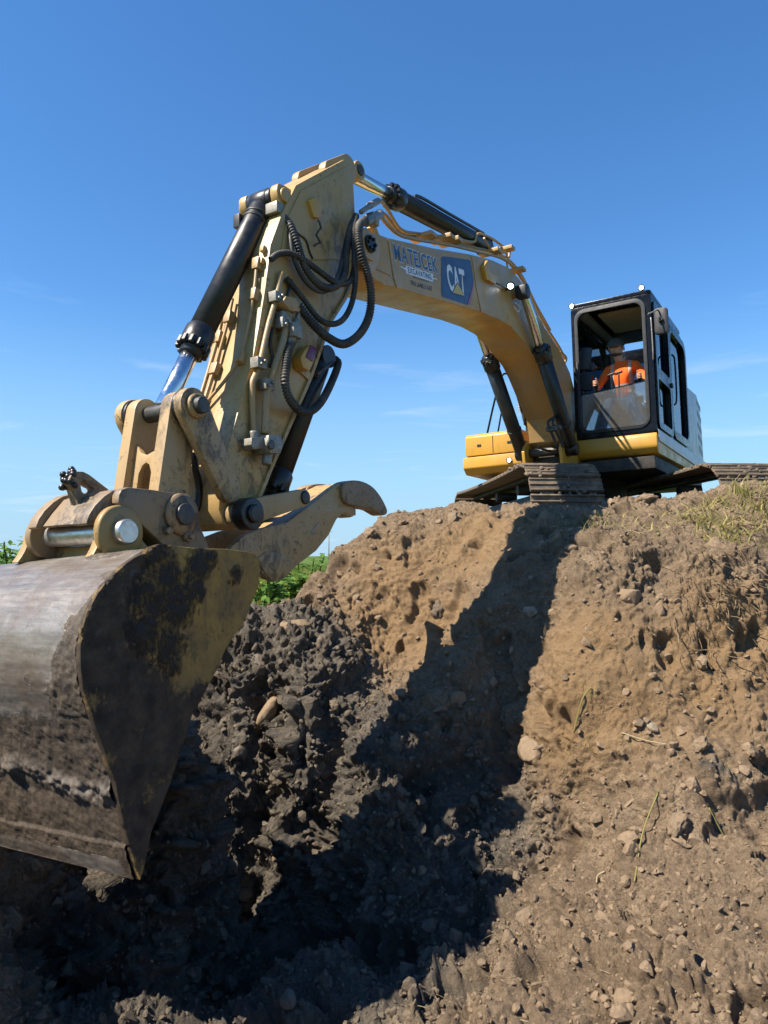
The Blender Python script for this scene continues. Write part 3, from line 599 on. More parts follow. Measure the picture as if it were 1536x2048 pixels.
# ------------------------------------------------------------------ the excavator (local frame: x forward along the boom, y to its left, z up)
PHI = R(32); ROLL = R(1.5)
EX = empty('excavator', (3.48, 12.2, 1.4), 'large yellow tracked excavator with a black cab on top of the dirt bank', 'excavator')
_F = Vector((-math.sin(PHI), -math.cos(PHI), 0)); _W = Vector((math.cos(PHI) * math.cos(ROLL), -math.sin(PHI) * math.cos(ROLL), math.sin(ROLL))); _U = _F.cross(_W)
EXM = Matrix((_F, _W, _U)).transposed(); EX.rotation_euler = EXM.to_euler()
def W3(p): return EXM @ Vector(p) + Vector((3.48, 12.2, 1.4))
def at(ah, b): return (ah[0], b, ah[1])
def ring2(c, r, n=24, a0=0.0, a1=6.2832): return [(c[0] + r * math.cos(a0 + (a1 - a0) * k / n), c[1] + r * math.sin(a0 + (a1 - a0) * k / n)) for k in range(n)]
def capsule(c0, r0, c1, r1, n=14):
    """outline of a link with a round eye at either end"""
    d = math.atan2(c1[1] - c0[1], c1[0] - c0[0]); L_ = math.hypot(c1[0] - c0[0], c1[1] - c0[1]); q = math.acos(max(-1, min(1, (r0 - r1) / L_)))
    o = [(c0[0] + r0 * math.cos(d + q + (2 * math.pi - 2 * q) * k / n), c0[1] + r0 * math.sin(d + q + (2 * math.pi - 2 * q) * k / n)) for k in range(n + 1)]
    return o + [(c1[0] + r1 * math.cos(d - q + 2 * q * k / n), c1[1] + r1 * math.sin(d - q + 2 * q * k / n)) for k in range(n + 1)]
def keyhole(outer, holes): return Holed(outer, holes)
def smooth2(p, n=3, closed=True):
    for _ in range(n):
        q = []
        for i in range(len(p)):
            a, b = p[i], p[(i + 1) % len(p)]; q += [(a[0] * .75 + b[0] * .25, a[1] * .75 + b[1] * .25), (a[0] * .25 + b[0] * .75, a[1] * .25 + b[1] * .75)]
        p = q
    return p
def off(p, d, k): return (p[0] + d[0] * k, p[1] + d[1] * k)

# ---- stick
SB = 0.22
stick_o = [(8.045,2.985),(7.686,3.271),(7.402,3.495),(7.314,3.507),(7.271,3.456),(7.261,3.293),(7.252,3.122),(7.229,2.912),(7.318,2.49),(7.425,2.295),(7.64,2.038),(7.908,1.531),(8.099,1.228),(8.375,0.789),(8.511,0.561),(8.61,0.412),(8.724,0.362),(8.818,0.391),(8.866,0.485),(8.856,0.644),(8.829,0.717),(8.764,0.936),(8.654,1.229),(8.533,1.559),(8.463,1.826),(8.402,2.084),(8.344,2.407),(8.224,2.67)]
stick = MB().prism(stick_o, -SB, SB).build('stick', M['stick'], EX, 0.012)
# edge flanges and the raised field plate on the head, as welded on the side
rear = [(7.244,2.906),(7.333,2.485),(7.44,2.291),(7.653,2.035),(7.921,1.529),(8.11,1.226),(8.386,0.788),(8.511,0.571)]
fl = MB()
for p, q in zip(rear, rear[1:]): fl.beam(at(p, SB + .004), at(q, SB + .004), 0.03, 0.03, (0, 1, 0))
fl.build('weld_flange', M['stick'], stick, 0.004)
hp = [(7.998,2.959),(7.389,3.436),(7.331,3.428),(7.312,3.096),(7.29,2.888),(7.415,2.627),(7.758,2.505),(8.156,2.363),(8.241,2.39),(8.168,2.662)]
MB().prism(hp, SB + 0.0005, SB + 0.012).build('head_plate', M['stick'], stick, 0.005)
# lugs for the rod of the stick cylinder and for the bucket cylinder
c0 = [(7.258,3.505)][0]
lug = MB()
for b in (-0.14, 0.14): lug.prism(capsule(off(c0, (0, 1), 0.0), 0.115, off(c0, (0.25, -0.16), 1), 0.10), b - .035, b + .035)
lug.build('cylinder_lug', M['stick'], stick, 0.008)
pinC = [(8.152,2.862)][0]
for sgn in (-1, 1):
    br = [off(pinC, (0.085, 0.03), 1), off(pinC, (0.05, 0.085), 1), off(pinC, (-0.20, 0.09), 1), off(pinC, (-0.25, -0.05), 1), off(pinC, (-0.12, -0.16), 1), off(pinC, (0.06, -0.07), 1)]
    MB().prism(smooth2(br, 1), sgn * .12, sgn * .19).build('cylinder_bracket', M['stick'], stick, 0.008)
    MB().cyl(at(pinC, sgn * .185), at(pinC, sgn * .215), .055).build('pin_cap', M['stick'], stick, 0.004)
def bolt(mb, p, ax, r=0.016, l=0.018): mb.lathe(p, tuple(p[i] + ax[i] for i in range(3)), [(0, r), (l * .85, r), (l, r * .8)], 6, False)
# cover plates, handle bracket and sensor box on the side of the stick
bx = [(7.938,2.903),(7.849,2.965),(7.761,2.922),(7.802,2.816),(7.879,2.793)]
MB().prism(bx, .225, .26).build('handle_block', M['yellow'], stick, 0.006)
ch = MB()
chain = [Vector(at(p, .27)) for p in [(7.843,2.78),(7.806,2.731),(7.872,2.65),(7.822,2.605),(7.899,2.553)]]
for p, q in zip(chain, chain[1:]): ch.tube([p, (p + q) / 2 + Vector((0.01, .01, 0)), q], .008, 6, .02)
ch.build('chain', M['steel'], stick)
sb = [(8.132,1.622),(8.085,1.686),(8.018,1.747),(7.934,1.741),(7.973,1.63),(8.029,1.549),(8.105,1.558)]
MB().prism(sb, .225, .31).build('sensor_box', M['yellow'], stick, 0.008)
MB().prism([(8.075,1.641),(8.019,1.745),(7.941,1.734),(7.992,1.623)], .311, .317).build('sensor_window', M['magenta'], stick, 0.003)
MB().prism([(8.051,1.624),(7.968,1.589),(7.884,1.554),(7.946,1.51),(8.098,1.568)], .226, .238).build('mounting_plate', M['stick'], stick, 0.003)
# pipes down the side and their clamps
def pipe(name, pts, r, mat, parent=stick, n=10): return MB().tube(pts, r, n, 0.03).build(name, mat, parent)
pipe('hydraulic_pipe', [(8.262,0.25,2.226),(8.332,0.25,2.002),(8.415,0.25,1.781),(8.496,0.25,1.528),(8.553,0.25,1.408),(8.583,0.25,1.326),(8.573,0.25,1.016)], .021, M['tube'])
pipe('hydraulic_pipe', [(8.25,0.29,1.924),(8.297,0.29,1.722),(8.387,0.29,1.515),(8.463,0.29,1.341),(8.49,0.29,1.249),(8.508,0.29,1.013)], .026, M['tube'])
pipe('hydraulic_pipe', [(8.138,0.24,2.214),(8.174,0.24,2.109),(8.215,0.24,2.04)], .012, M['steel'])
pipe('hydraulic_pipe', [(8.355,0.235,1.8),(8.373,0.235,1.67),(8.353,0.235,1.585),(8.381,0.235,1.507)], .012, M['rubber'])
def clamp(p, d, w, mat='galv'):
    mb = MB().box(p, (w, d, w * .8)); bolt(mb, (p[0] - w * .4, p[1] + d, p[2] + w * .3), (0, 1, 0), w * .3, .02); bolt(mb, (p[0] + w * .4, p[1] + d, p[2] - w * .3), (0, 1, 0), w * .3, .02)
    mb.build('pipe_clamp', M[mat], stick, 0.005)
for q in [(8.338,0.26,2.013),(8.289,0.28,1.834),(8.539,0.27,1.494),(8.471,0.28,1.358),(8.27,0.27,1.885)]: clamp(q, .035, .045)
blk = [(8.345,1.969),(8.311,2.022),(8.2,2.042),(8.138,2.002),(8.156,1.952),(8.258,1.929)]
MB().prism(blk, .23, .33).build('hose_block', M['tube'], stick, 0.008)
for q0, q1, r_ in (([(8.191,0.3,1.832)][0], [(8.155,0.3,1.897)][0], .028), ([(8.238,0.3,1.692)][0], [(8.191,0.3,1.832)][0], .036), ([(8.268,0.3,1.605)][0], [(8.238,0.3,1.692)][0], .026), ([(8.136,0.3,1.969)][0], [(8.155,0.3,1.89)][0], .018)):
    MB().cyl(q0, q1, r_, 14).build('hose_fitting', M['galv'], stick, 0)
MB().box([(8.217,0.33,1.793)][0], (.05, .03, .05)).build('fitting_flange', M['galv'], stick, 0.006)
# shut-off valve low on the stick
vb = MB()
vb.prism([(8.545,0.993),(8.423,1.011),(8.398,0.945),(8.425,0.886),(8.527,0.874),(8.556,0.925)], .225, .36)
vb.prism([(8.667,0.963),(8.55,0.986),(8.551,0.905),(8.649,0.889),(8.672,0.916)], .23, .32)
vb.cyl([(8.48,0.29,0.881)][0], [(8.491,0.29,0.805)][0], .035, 14)
vb.cyl([(8.595,0.27,1.023)][0], [(8.595,0.27,0.963)][0], .028, 12)
vb.build('shutoff_valve', M['galv'], stick, 0.006)
vc = [(8.534,0.36,0.931)][0]
vr = MB().lathe(vc, (vc[0], 1, vc[2]), [(0, .036), (.012, .036), (.016, .026)], 18); vr.build('valve_knob', M['steel'], stick)
# pipes and clamps on the sunlit front of the stick
frt = [(8.344,2.407),(8.402,2.084),(8.463,1.826),(8.533,1.559),(8.654,1.229),(8.764,0.936),(8.829,0.717)]
def front(t, b, lift):
    """a point on the front face: t along it, b across it"""
    k = min(int(t), len(frt) - 2); f = t - k; p = (frt[k][0] * (1 - f) + frt[k + 1][0] * f, frt[k][1] * (1 - f) + frt[k + 1][1] * f)
    d = Vector((frt[k + 1][0] - frt[k][0], frt[k + 1][1] - frt[k][1])).normalized(); nrm = Vector((-d.y, d.x))
    if nrm.x < 0: nrm = -nrm
    return (p[0] + nrm.x * lift, b, p[1] + nrm.y * lift)
for chn, r_ in (([(.35, .14), (1.0, .15), (2.2, .15), (3.0, .13), (3.5, .06), (4.2, -.13)], .012), ([(1.2, -.05), (2.0, -.06), (3.0, -.09), (4.0, -.10), (5.3, -.13)], .012),
                ([(1.5, -.12), (2.5, -.13), (4.0, -.15), (5.2, -.17)], .015), ([(4.2, -.12), (4.8, -.12), (5.2, -.06)], .011)):
    pipe('front_pipe', [front(t, b, .035) for t, b in chn], r_, M['tube'], n=8)
for t, b in ((.45, .14), (1.25, .15), (3.05, .13), (1.75, -.06), (3.2, -.09), (4.1, -.11), (2.3, -.125), (5.25, -.06)):
    k = front(t, b, .02); k2 = front(t + .01, b, .02)
    MB().beam(Vector(k) - (Vector(k2) - Vector(k)).normalized() * .045, Vector(k) + (Vector(k2) - Vector(k)).normalized() * .045, .07, .06, (0, 1, 0)).build('front_clamp', M['tube'], stick, 0.006)
# the stepped lifting bosses on the front edge
for t in (.02, .32):
    k = Vector(front(t, .17, .012)); k2 = Vector(front(t + .14, .17, .012)); MB().beam(k, k2, .05, .035, (0, 1, 0)).build('edge_block', M['stick'], stick, 0.004)

# ---- cylinders
def cylinder(name, p_base, p_rod, r, rr, gland_t, n_bolts=10, base_eye=True, parent=EX, mat='black', label=None):
    """barrel from its base pin to the gland at gland_t, then the rod"""
    a = Vector(p_base); b = Vector(p_rod); L_ = (b - a).length; ax = (b - a).normalized(); g = L_ * gland_t
    o = MB()
    if base_eye: o.cyl((a.x, a.y - r * .9, a.z), (a.x, a.y + r * .9, a.z), r * 1.02)
    o.lathe(a, b, [(r * .5, r * .55), (r * .9, r * .97), (r * 1.2, r), (g - .16, r)], 32)
    o = o.build(name, M[mat], parent, 0, label)
    gm = MB().lathe(a + ax * (g - .17), b, [(0, r * 1.03), (.02, r * 1.16), (.155, r * 1.16), (.17, r * 1.02), (.175, r * .86), (.225, r * .84), (.235, rr * 1.12)], 32)
    u = ax.orthogonal().normalized(); w = ax.cross(u)
    for k in range(n_bolts):
        q = 2 * math.pi * k / n_bolts; c = a + ax * (g - .035) + (u * math.cos(q) + w * math.sin(q)) * r * 1.06
        gm.lathe(c, c + ax, [(0, .022), (.05, .022), (.056, .017)], 6, False)
    gm.build('gland', M[mat], o)
    MB().cyl(a + ax * (g + .02), b - ax * r * .35, rr, 28).build('rod', M['chrome'], o)
    return o
linkP = [(9.139,1.09)][0]
bc = cylinder('bucket_cylinder', at(pinC, 0), at(linkP, 0), .088, .058, .735, 12)
MB().cyl(at(pinC, -.115), at(pinC, .115), .085).build('base_eye', M['black'], bc, 0.006)
ax = (Vector(at(linkP, 0)) - Vector(at(pinC, 0))).normalized()
for t in (.16, .21):
    q = Vector(at(pinC, 0)) + ax * t; MB().lathe(q, q + ax, [(0, .088), (.004, .095), (.022, .095), (.026, .088)], 32).build('clamp_band', M['plastic'], bc)
pb = MB().box([(8.202,0.15,2.744)][0], (.05, .055, .04)); pb.build('port_block', M['galv'], bc, 0.006)
MB().cyl([(8.187,0.18,2.727)][0], [(8.15,0.21,2.673)][0], .026, 14).build('port_fitting', M['steel'], bc)
MB().box(tuple(Vector(at(pinC, -.10)) + ax * .25 + Vector((.05, 0, .03))), (.03, .03, .05)).build('hose_guard', M['plastic'], bc, 0.005)
# stick cylinder above the boom, boom cylinders either side of it
sr = [(6.992,3.629)][0]; sb_ = [(4.042,4.062)][0]
sc = cylinder('stick_cylinder', at(sb_, 0), at(sr, 0), .098, .062, .76, 12)
MB().cyl(at(sr, -.11), at(sr, .11), .085).build('rod_eye', M['stick'], sc, 0.006)
MB().cyl(at(sr, -.125), at(sr, .125), .05).build('pin', M['steel'], sc, 0.004)
ax = (Vector(at(sr, 0)) - Vector(at(sb_, 0))).normalized(); upv = Vector((-ax.z, 0, ax.x))
if upv.z < 0: upv = -upv
for k, b in ((.118, .05), (.125, -.02)):
    s0 = Vector(at(sb_, b)); pipe('cylinder_pipe', [s0 + ax * .1 + upv * k, s0 + ax * 1.0 + upv * k, s0 + ax * 1.75 + upv * k, s0 + ax * 1.86 + upv * .06], .017, M['black'], sc)
bt = [(3.712,3.508)][0]; bb = [(2.015,1.722)][0]
for b in (.37, -.37):
    o = cylinder('boom_cylinder', at(bb, b), at(bt, b), .098, .06, .66, 10)
    MB().cyl(at(bt, b - .06), at(bt, b + .06), .085).build('rod_eye', M['grease'] if b > 0 else M['black'], o, 0.008)
    a_ = (Vector(at(bt, b)) - Vector(at(bb, b))).normalized(); q = Vector(at(bb, b)) + a_ * .42
    MB().lathe(q, q + a_, [(0, .1), (.003, .108), (.03, .108), (.033, .1)], 28).build('clamp_band', M['plastic'], o)
    s = -1 if b > 0 else 1
    k0 = Vector(at(bb, b + .03 * s)) + Vector((-.11, 0, 0))
    pipe('cylinder_pipe', [k0 + a_ * .35, k0 + a_ * .8, k0 + a_ * 1.2, k0 + a_ * 1.45 + Vector((.07, 0, 0))], .016, M['steel'], o)
    MB().box(tuple(Vector(at(bt, b)) + Vector((.04, 0, -.03))), (.085, .075, .075)).build('rod_cover', M['plastic'], o, 0.03) if b > 0 else None

# ---- boom
BB = 0.25
boom_o = [(7.22,2.724),(7.199,2.872),(7.102,2.989),(6.973,3.021),(6.78,3.054),(5.879,3.291),(5.016,3.542),(4.384,3.699),(3.883,3.781),(3.534,3.763),(3.169,3.659),(2.621,3.368),(2.001,3.202),(1.543,2.96),(1.111,2.461),(0.864,1.983),(1.207,1.782),(1.706,1.721),(2.033,1.863),(2.126,2.191),(2.382,2.391),(2.776,2.698),(2.977,2.818),(3.248,2.895),(3.507,2.969),(3.854,3.031),(4.232,3.019),(4.796,2.953),(5.779,2.785),(6.641,2.642),(6.842,2.595),(6.99,2.592),(7.146,2.628)]
boom = MB().prism(boom_o, -BB, BB).build('boom', M['boom'], EX, 0.014)
def strip(pts, d, w, name, mat='boom', par=None):
    mb = MB()
    for p, q in zip(pts, pts[1:]): mb.beam(at(p, BB + d), at(q, BB + d), w, .012, (0, 1, 0))
    mb.build(name, M[mat], par or boom, 0.003)
strip([(6.763,3.047),(6.719,2.868),(6.674,2.697),(6.624,2.638)], .004, .045, 'weld_seam')
strip([(4.978,3.533),(4.873,3.178),(4.769,2.955)], .003, .016, 'weld_seam')
strip([(7.098,2.684),(6.751,2.717)], .005, .014, 'weld_seam')
tc_ = [(7.178,2.827)][0]
MB().cyl(at(tc_, -.31), at(tc_, .31), .135, 32).build('tip_pin_boss', M['boom'], boom, 0.008)
bs = MB().cyl(at(tc_, .31), at(tc_, .335), .075, 24)
for k in range(6): bolt(bs, (tc_[0] + .05 * math.cos(k * 1.047), .335, tc_[1] + .05 * math.sin(k * 1.047)), (0, 1, 0))
bs.build('pin_cap', M['grease'], boom)
fk = [(7.289,2.876),(7.132,2.963),(6.973,2.944),(6.964,2.768),(7.099,2.597),(7.239,2.593)]
for s in (1, -1): MB().prism(smooth2(fk, 1), s * .252, s * .285).build('fork_plate', M['boom'], boom, 0.006)
cr_ = MB().cyl(at(bt, -.36), at(bt, .36), .07, 24); cr_.build('cross_pin', M['boom'], boom, 0.005)
MB().prism([(4.755,3.484),(4.636,3.597),(4.562,3.468),(4.357,3.488),(4.425,3.381),(4.683,3.356)], .252, .30).build('lamp_bracket', M['yellow'], boom, 0.008)
pipe('lamp_wire', [(4.476,0.28,3.417),(4.338,0.29,3.412),(4.184,0.29,3.438),(4.044,0.29,3.433)], .008, M['rubber'], boom, 6)
pipe('lamp_wire', [(3.835,0.3,3.338),(3.669,0.3,3.33),(3.745,0.3,3.243),(3.873,0.3,3.282)], .006, M['whiteprint'], boom, 6)
def lamp(name, c, d, r, parent, mat='steel'):
    c = Vector(c); d = Vector(d).normalized()
    o = MB().lathe(c - d * .07, c, [(0, r * .55), (.03, r * .95), (.07, r), (.082, r * .98), (.082, r * .80), (.062, r * .74)], 28).build(name, M[mat], parent)
    MB().lathe(c - d * .004, c + d, [(-.010, r * .72), (-.002, r * .66), (.003, r * .3)], 28).build('lens', M['lamp'], o); return o
wl = [(4.068,0.34,3.464)][0]; lamp('work_lamp', wl, (.85, .45, -.15), .05, boom)
MB().beam((wl[0] - .08, wl[1] - .10, wl[2]), (wl[0] - .06, wl[1], wl[2]), .03, .03).build('lamp_arm', M['steel'], boom, .004)

# lettering and emblems printed on the boom
def ccw(p):
    return p if sum(p[i][0] * p[(i + 1) % len(p)][1] - p[(i + 1) % len(p)][0] * p[i][1] for i in range(len(p))) > 0 else p[::-1]
def letters(name, text, quad, lift, mat, parent, offset=0.0, thick=0.0, warp=None, rows=None, sp=1.06):
    """text laid flat on the side of the boom inside a four-cornered outline: TL, TR, BR, BL in (a, h)"""
    cu = bpy.data.curves.new(name, 'FONT'); cu.body = text; cu.size = 1; cu.space_character = sp; cu.offset = offset; cu.resolution_u = 3
    tmp = bpy.data.objects.new('tmp_text', cu); COL.objects.link(tmp)
    dg = bpy.context.evaluated_depsgraph_get(); me = bpy.data.meshes.new_from_object(tmp.evaluated_get(dg)); bpy.data.objects.remove(tmp)
    bm = bmesh.new(); bm.from_mesh(me)
    bmesh.ops.triangulate(bm, faces=bm.faces)
    seen = set()                                              # no letter hangs below the line
    for v0 in bm.verts:
        if v0 in seen: continue
        isl = [v0]; seen.add(v0)
        for v in isl:
            for ed in v.link_edges:
                w = ed.other_vert(v)
                if w not in seen: seen.add(w); isl.append(w)
        lo_y, hi_y = min(v.co.y for v in isl), max(v.co.y for v in isl)
        if lo_y < -.09:
            for v in isl: v.co.y = -offset + (v.co.y - lo_y) * (hi_y + offset) / (hi_y - lo_y)
    xs = [v.co.x for v in bm.verts]; ys = [v.co.y for v in bm.verts]; x0, x1 = min(xs) + offset, max(xs) - offset; y0, y1 = min(ys) + offset, max(ys) - offset
    if rows: y0, y1 = rows
    tl, tr, br, bl = [Vector(q) for q in quad]
    for v in bm.verts:
        s = (v.co.x - x0) / (x1 - x0); t = (v.co.y - y0) / (y1 - y0)
        if warp: s, t = warp(s, t)
        p = (bl * (1 - s) + br * s) * (1 - t) + (tl * (1 - s) + tr * s) * t
        v.co = (p.x, lift, p.y)
    bm.to_mesh(me); bm.free(); me.materials.clear(); me.materials.append(M[mat])
    o = bpy.data.objects.new(name, me); COL.objects.link(o); o.parent = parent; return o
def flat(name, poly, lift, mat, parent):
    me = bpy.data.meshes.new(name); me.from_pydata([(a, lift, h) for a, h in poly], [], [tuple(range(len(poly)))]); me.materials.append(M[mat])
    o = bpy.data.objects.new(name, me); COL.objects.link(o); o.parent = parent; return o
LF = BB + .003
qd = [(6.69,3.03),(5.853,3.189),(5.812,3.055),(6.661,2.891)]
arch = lambda s, t: (s, t - .05 * (1 - (2 * s - 1) ** 2) * (1 - t))
letters('name_outline', 'MATEJCEK', qd, LF, 'whiteprint', boom, 0.052, 0, arch, sp=1.14)
letters('name_lettering', 'MATEJCEK', qd, LF + .0015, 'navyprint', boom, 0.022, 0, arch, sp=1.14)
flat('wing_print', [(6.587,2.86),(6.467,2.883),(6.466,2.905),(5.916,3.009),(5.918,2.98),(5.822,2.981),(5.93,2.951),(5.932,2.922),(6.46,2.83),(6.468,2.856)], LF, 'whiteprint', boom)
letters('trade_lettering', 'EXCAVATING', [(6.434,2.901),(5.97,2.988),(5.957,2.934),(6.422,2.85)], LF + .0015, 'navyprint', boom, 0.022, sp=1.12)
flat('wing_bar', [(6.513,2.876),(6.476,2.883),(6.477,2.877),(6.514,2.87)], LF + .0015, 'navyprint', boom); flat('wing_bar', [(5.929,2.979),(5.886,2.983),(5.886,2.976),(5.929,2.971)], LF + .004, 'navyprint', boom)
letters('town_lettering', 'BRECKENRIDGE, MN', [(6.337,2.845),(6.027,2.901),(6.017,2.889),(6.328,2.833)], LF, 'blackprint', boom, 0.01)
letters('phone_lettering', '701.640.1147', [(6.388,2.789),(5.956,2.868),(5.943,2.821),(6.375,2.749)], LF, 'blackprint', boom, 0.022, sp=1.1)
em = [(5.706,3.262),(5.672,3.279),(5.061,3.461),(5.009,3.468),(4.946,3.263),(4.978,3.172),(5.111,2.945),(5.15,2.924),(5.71,2.837),(5.748,2.846),(5.73,3.235)]
emb = flat('emblem_panel', em, LF, 'blueprint', boom)
flat('emblem_edge', [(4.959,3.224),(4.958,3.185),(5.045,2.964),(5.124,2.929),(5.116,2.954)], LF + .003, 'pinkprint', boom)
letters('emblem_lettering', 'CAT', [(5.637,3.205),(5.206,3.283),(5.174,3.02),(5.561,2.958)], LF + .0015, 'whiteprint', boom, 0.035, sp=1.12)
flat('emblem_triangle_edge', [(5.37,3.112),(5.182,3.001),(5.517,2.937)], LF + .003, 'blueprint', boom)
flat('emblem_triangle', [(5.371,3.095),(5.207,3.002),(5.493,2.95)], LF + .0045, 'goldprint', boom)

# pipes along the top of the boom
BOOM_PIPES = [([(6.721,0.1,3.464),(6.616,0.1,3.5),(6.51,0.1,3.466),(6.274,0.1,3.369),(5.889,0.1,3.473),(5.138,0.1,3.719),(4.592,0.1,3.879),(4.485,0.1,4.006),(4.352,0.1,4.07),(4.003,0.1,4.141),(3.632,0.1,4.176),(3.442,0.1,4.233),(3.471,0.1,4.094)], .017, 'tube'),
    ([(6.92,0.2,3.22),(6.818,0.2,3.267),(6.734,0.2,3.231),(6.505,0.2,3.207),(6.179,0.2,3.283),(5.41,0.2,3.511),(4.767,0.2,3.681),(4.025,0.2,3.87),(3.667,0.2,3.9),(3.328,0.2,3.843),(2.977,0.2,3.696),(2.45,0.2,3.454),(1.863,0.2,3.283),(1.555,0.2,3.143)], .019, 'tube'),
    ([(6.592,0.05,3.427),(6.467,0.05,3.44),(6.208,0.05,3.383),(5.691,0.05,3.509),(4.709,0.05,3.8),(3.817,0.05,4.042),(3.278,0.05,4.114),(2.85,0.05,4.038),(2.404,0.05,3.818),(1.792,0.05,3.588)], .019, 'tube'),
    ([(4.205,-0.08,4.099),(4.123,-0.08,4.22),(3.969,-0.08,4.286),(3.691,-0.08,4.268),(3.501,-0.08,4.217)], .015, 'rubber'), ([(4.489,-0.05,3.97),(4.398,-0.05,4.08),(4.254,-0.05,4.11),(4.051,-0.05,4.072)], .015, 'rubber'),
    ([(4.405,0.16,3.984),(4.292,0.16,3.94),(4.205,0.16,3.91),(3.986,0.16,3.965),(3.722,0.16,4.048),(3.698,0.16,3.952)], .013, 'tube'), ([(3.831,0.2,3.908),(3.775,0.2,3.811),(3.678,0.2,3.779)], .011, 'tube'),
    ([(1.786,0.24,3.037),(1.677,0.24,3.154),(1.949,0.24,3.194)], .020, 'tube')]
for pts_, r_, mt in BOOM_PIPES: pipe('boom_pipe', pts_, r_, M[mt], boom, 8)
for q in [(5.496,0.15,3.557),(5.306,0.15,3.596),(3.711,0.13,4.1),(4.215,0.15,3.878),(3.535,0.2,3.867),(5.864,0.12,3.446)]: MB().box(q, (.06, .13, .022)).build('pipe_clamp', M['tube'], boom, 0.004)
for q in [(4.439,-0.02,4.006),(4.148,-0.02,4.053)]: MB().box(q, (.05, .10, .05)).build('hose_manifold', M['steel'], boom, 0.006)
for q0, q1, r_ in (([(7.263,0.34,2.97)][0], [(6.935,0.22,3.199)][0], .034), ([(7.097,0.28,3.08)][0], [(6.818,0.2,3.272)][0], .042), ([(7.282,0.3,3.069)][0], [(6.753,0.12,3.44)][0], .022), ([(6.999,0.2,3.27)][0], [(6.686,0.1,3.479)][0], .03)):
    MB().cyl(q0, q1, r_, 14).build('hose_fitting', M['galv'], boom)
MB().box([(7.01,0.24,3.127)][0], (.05, .04, .05)).build('fitting_flange', M['galv'], boom, .006)
MB().prism([(6.971,3.088),(6.919,3.164),(6.823,3.064),(6.789,3.049),(6.858,3.032)], .15, .2).build('pipe_stand', M['yellow'], boom, .004)

# ---- hoses swinging from boom to stick
def hose(pts, r, rib=0.0, label=None):
    return MB().tube(pts, r, 10, .02, rib, .022).build('hydraulic_hose', M['rubber'], EX, 0, label)
hose([(7.316,0.36,2.969),(7.498,0.42,2.828),(7.554,0.45,2.704),(7.553,0.47,2.577),(7.494,0.48,2.453),(7.435,0.48,2.288),(7.441,0.46,2.099),(7.538,0.43,1.932),(7.71,0.4,1.814),(7.875,0.37,1.827),(8.018,0.34,1.897),(8.148,0.31,2.001)], .031, .13)
hose([(7.411,0.34,2.978),(7.52,0.38,2.769),(7.542,0.4,2.558),(7.534,0.4,2.377),(7.568,0.38,2.176),(7.667,0.36,2.023),(7.806,0.34,1.956),(7.928,0.31,1.982),(8.055,0.27,2.105),(8.207,0.25,2.2)], .022, .10)
hose([(8.15,0.21,2.673),(8.155,0.26,2.6),(8.132,0.3,2.465),(8.071,0.31,2.326),(7.973,0.33,2.24),(7.844,0.35,2.223),(7.705,0.36,2.297),(7.621,0.36,2.418),(7.595,0.36,2.59),(7.525,0.35,2.796),(7.389,0.32,2.985)], .027, .10)
hose([(8.392,0.26,2.273),(8.317,0.27,2.338),(8.201,0.29,2.379),(8.083,0.32,2.361),(7.928,0.34,2.326),(7.791,0.36,2.293),(7.652,0.37,2.313),(7.539,0.37,2.399),(7.484,0.37,2.566),(7.44,0.36,2.793)], .022, .12)
hose([(8.127,0.2,2.662),(8.161,0.25,2.543),(8.172,0.28,2.407),(8.129,0.29,2.3),(8.031,0.3,2.213),(7.899,0.32,2.185),(7.757,0.33,2.264),(7.66,0.34,2.43),(7.585,0.33,2.621),(7.494,0.32,2.841)], .018)
hose([(8.204,0.3,1.737),(8.28,0.32,1.641),(8.334,0.34,1.5),(8.359,0.35,1.388),(8.313,0.35,1.284),(8.197,0.34,1.225),(8.031,0.31,1.246),(7.808,0.25,1.373),(7.543,0.16,1.597),(7.343,0.08,1.795),(7.315,0.03,1.853)], .029, .13)
hose([(8.129,0.23,2.618),(8.03,0.24,2.596),(7.958,0.24,2.585),(7.911,0.24,2.505),(7.875,0.24,2.467)], .007)
# ---- thumb cylinder behind the stick, thumb, and its links
tb = [(7.464,1.832)][0]; trd = [(8.158,0.55)][0]
tcy = cylinder('thumb_cylinder', at(tb, 0), at(trd, 0), .092, .05, .90, 10)
MB().cyl([(7.674,0.1,1.628)][0], [(7.372,0.06,1.818)][0], .022, 12).build('port_fitting', M['steel'], tcy)
tpin = [(8.092,0.611)][0]; spin = [(8.745,0.457)][0]
lk = MB()
lk.prism(capsule(tpin, .062, spin, .085), .225, .30); lk.build('thumb_link', M['link'], EX, 0.008)
MB().prism(capsule(tpin, .062, spin, .085), -.30, -.225).build('thumb_link', M['link'], EX, 0.008)
MB().cyl(at(tpin, -.31), at(tpin, .315), .05, 20).build('thumb_pin', M['grease'], EX, 0.004)
th_o = [(8.764,0.208),(8.727,0.257),(8.615,0.331),(8.458,0.379),(8.177,0.431),(7.981,0.531),(7.668,0.696),(7.554,0.757),(7.402,0.794),(7.333,0.713),(7.337,0.611),(7.295,0.572),(7.296,0.527),(7.354,0.516),(7.479,0.534),(7.569,0.482),(7.677,0.354),(7.838,0.233),(8.06,0.13),(8.218,0.033),(8.303,0.018),(8.381,0.038),(8.53,0.135)]
hole = [(8.359,0.171),(8.337,0.189),(8.306,0.189),(8.285,0.164),(8.286,0.133),(8.307,0.112),(8.339,0.113),(8.359,0.134)]
thumb = MB().prism(keyhole(th_o, [hole]), .14, .20).build('thumb', M['link'], EX, 0.007)
MB().prism(keyhole(th_o, [hole]), -.20, -.14).build('far_plate', M['link'], thumb, 0.007)
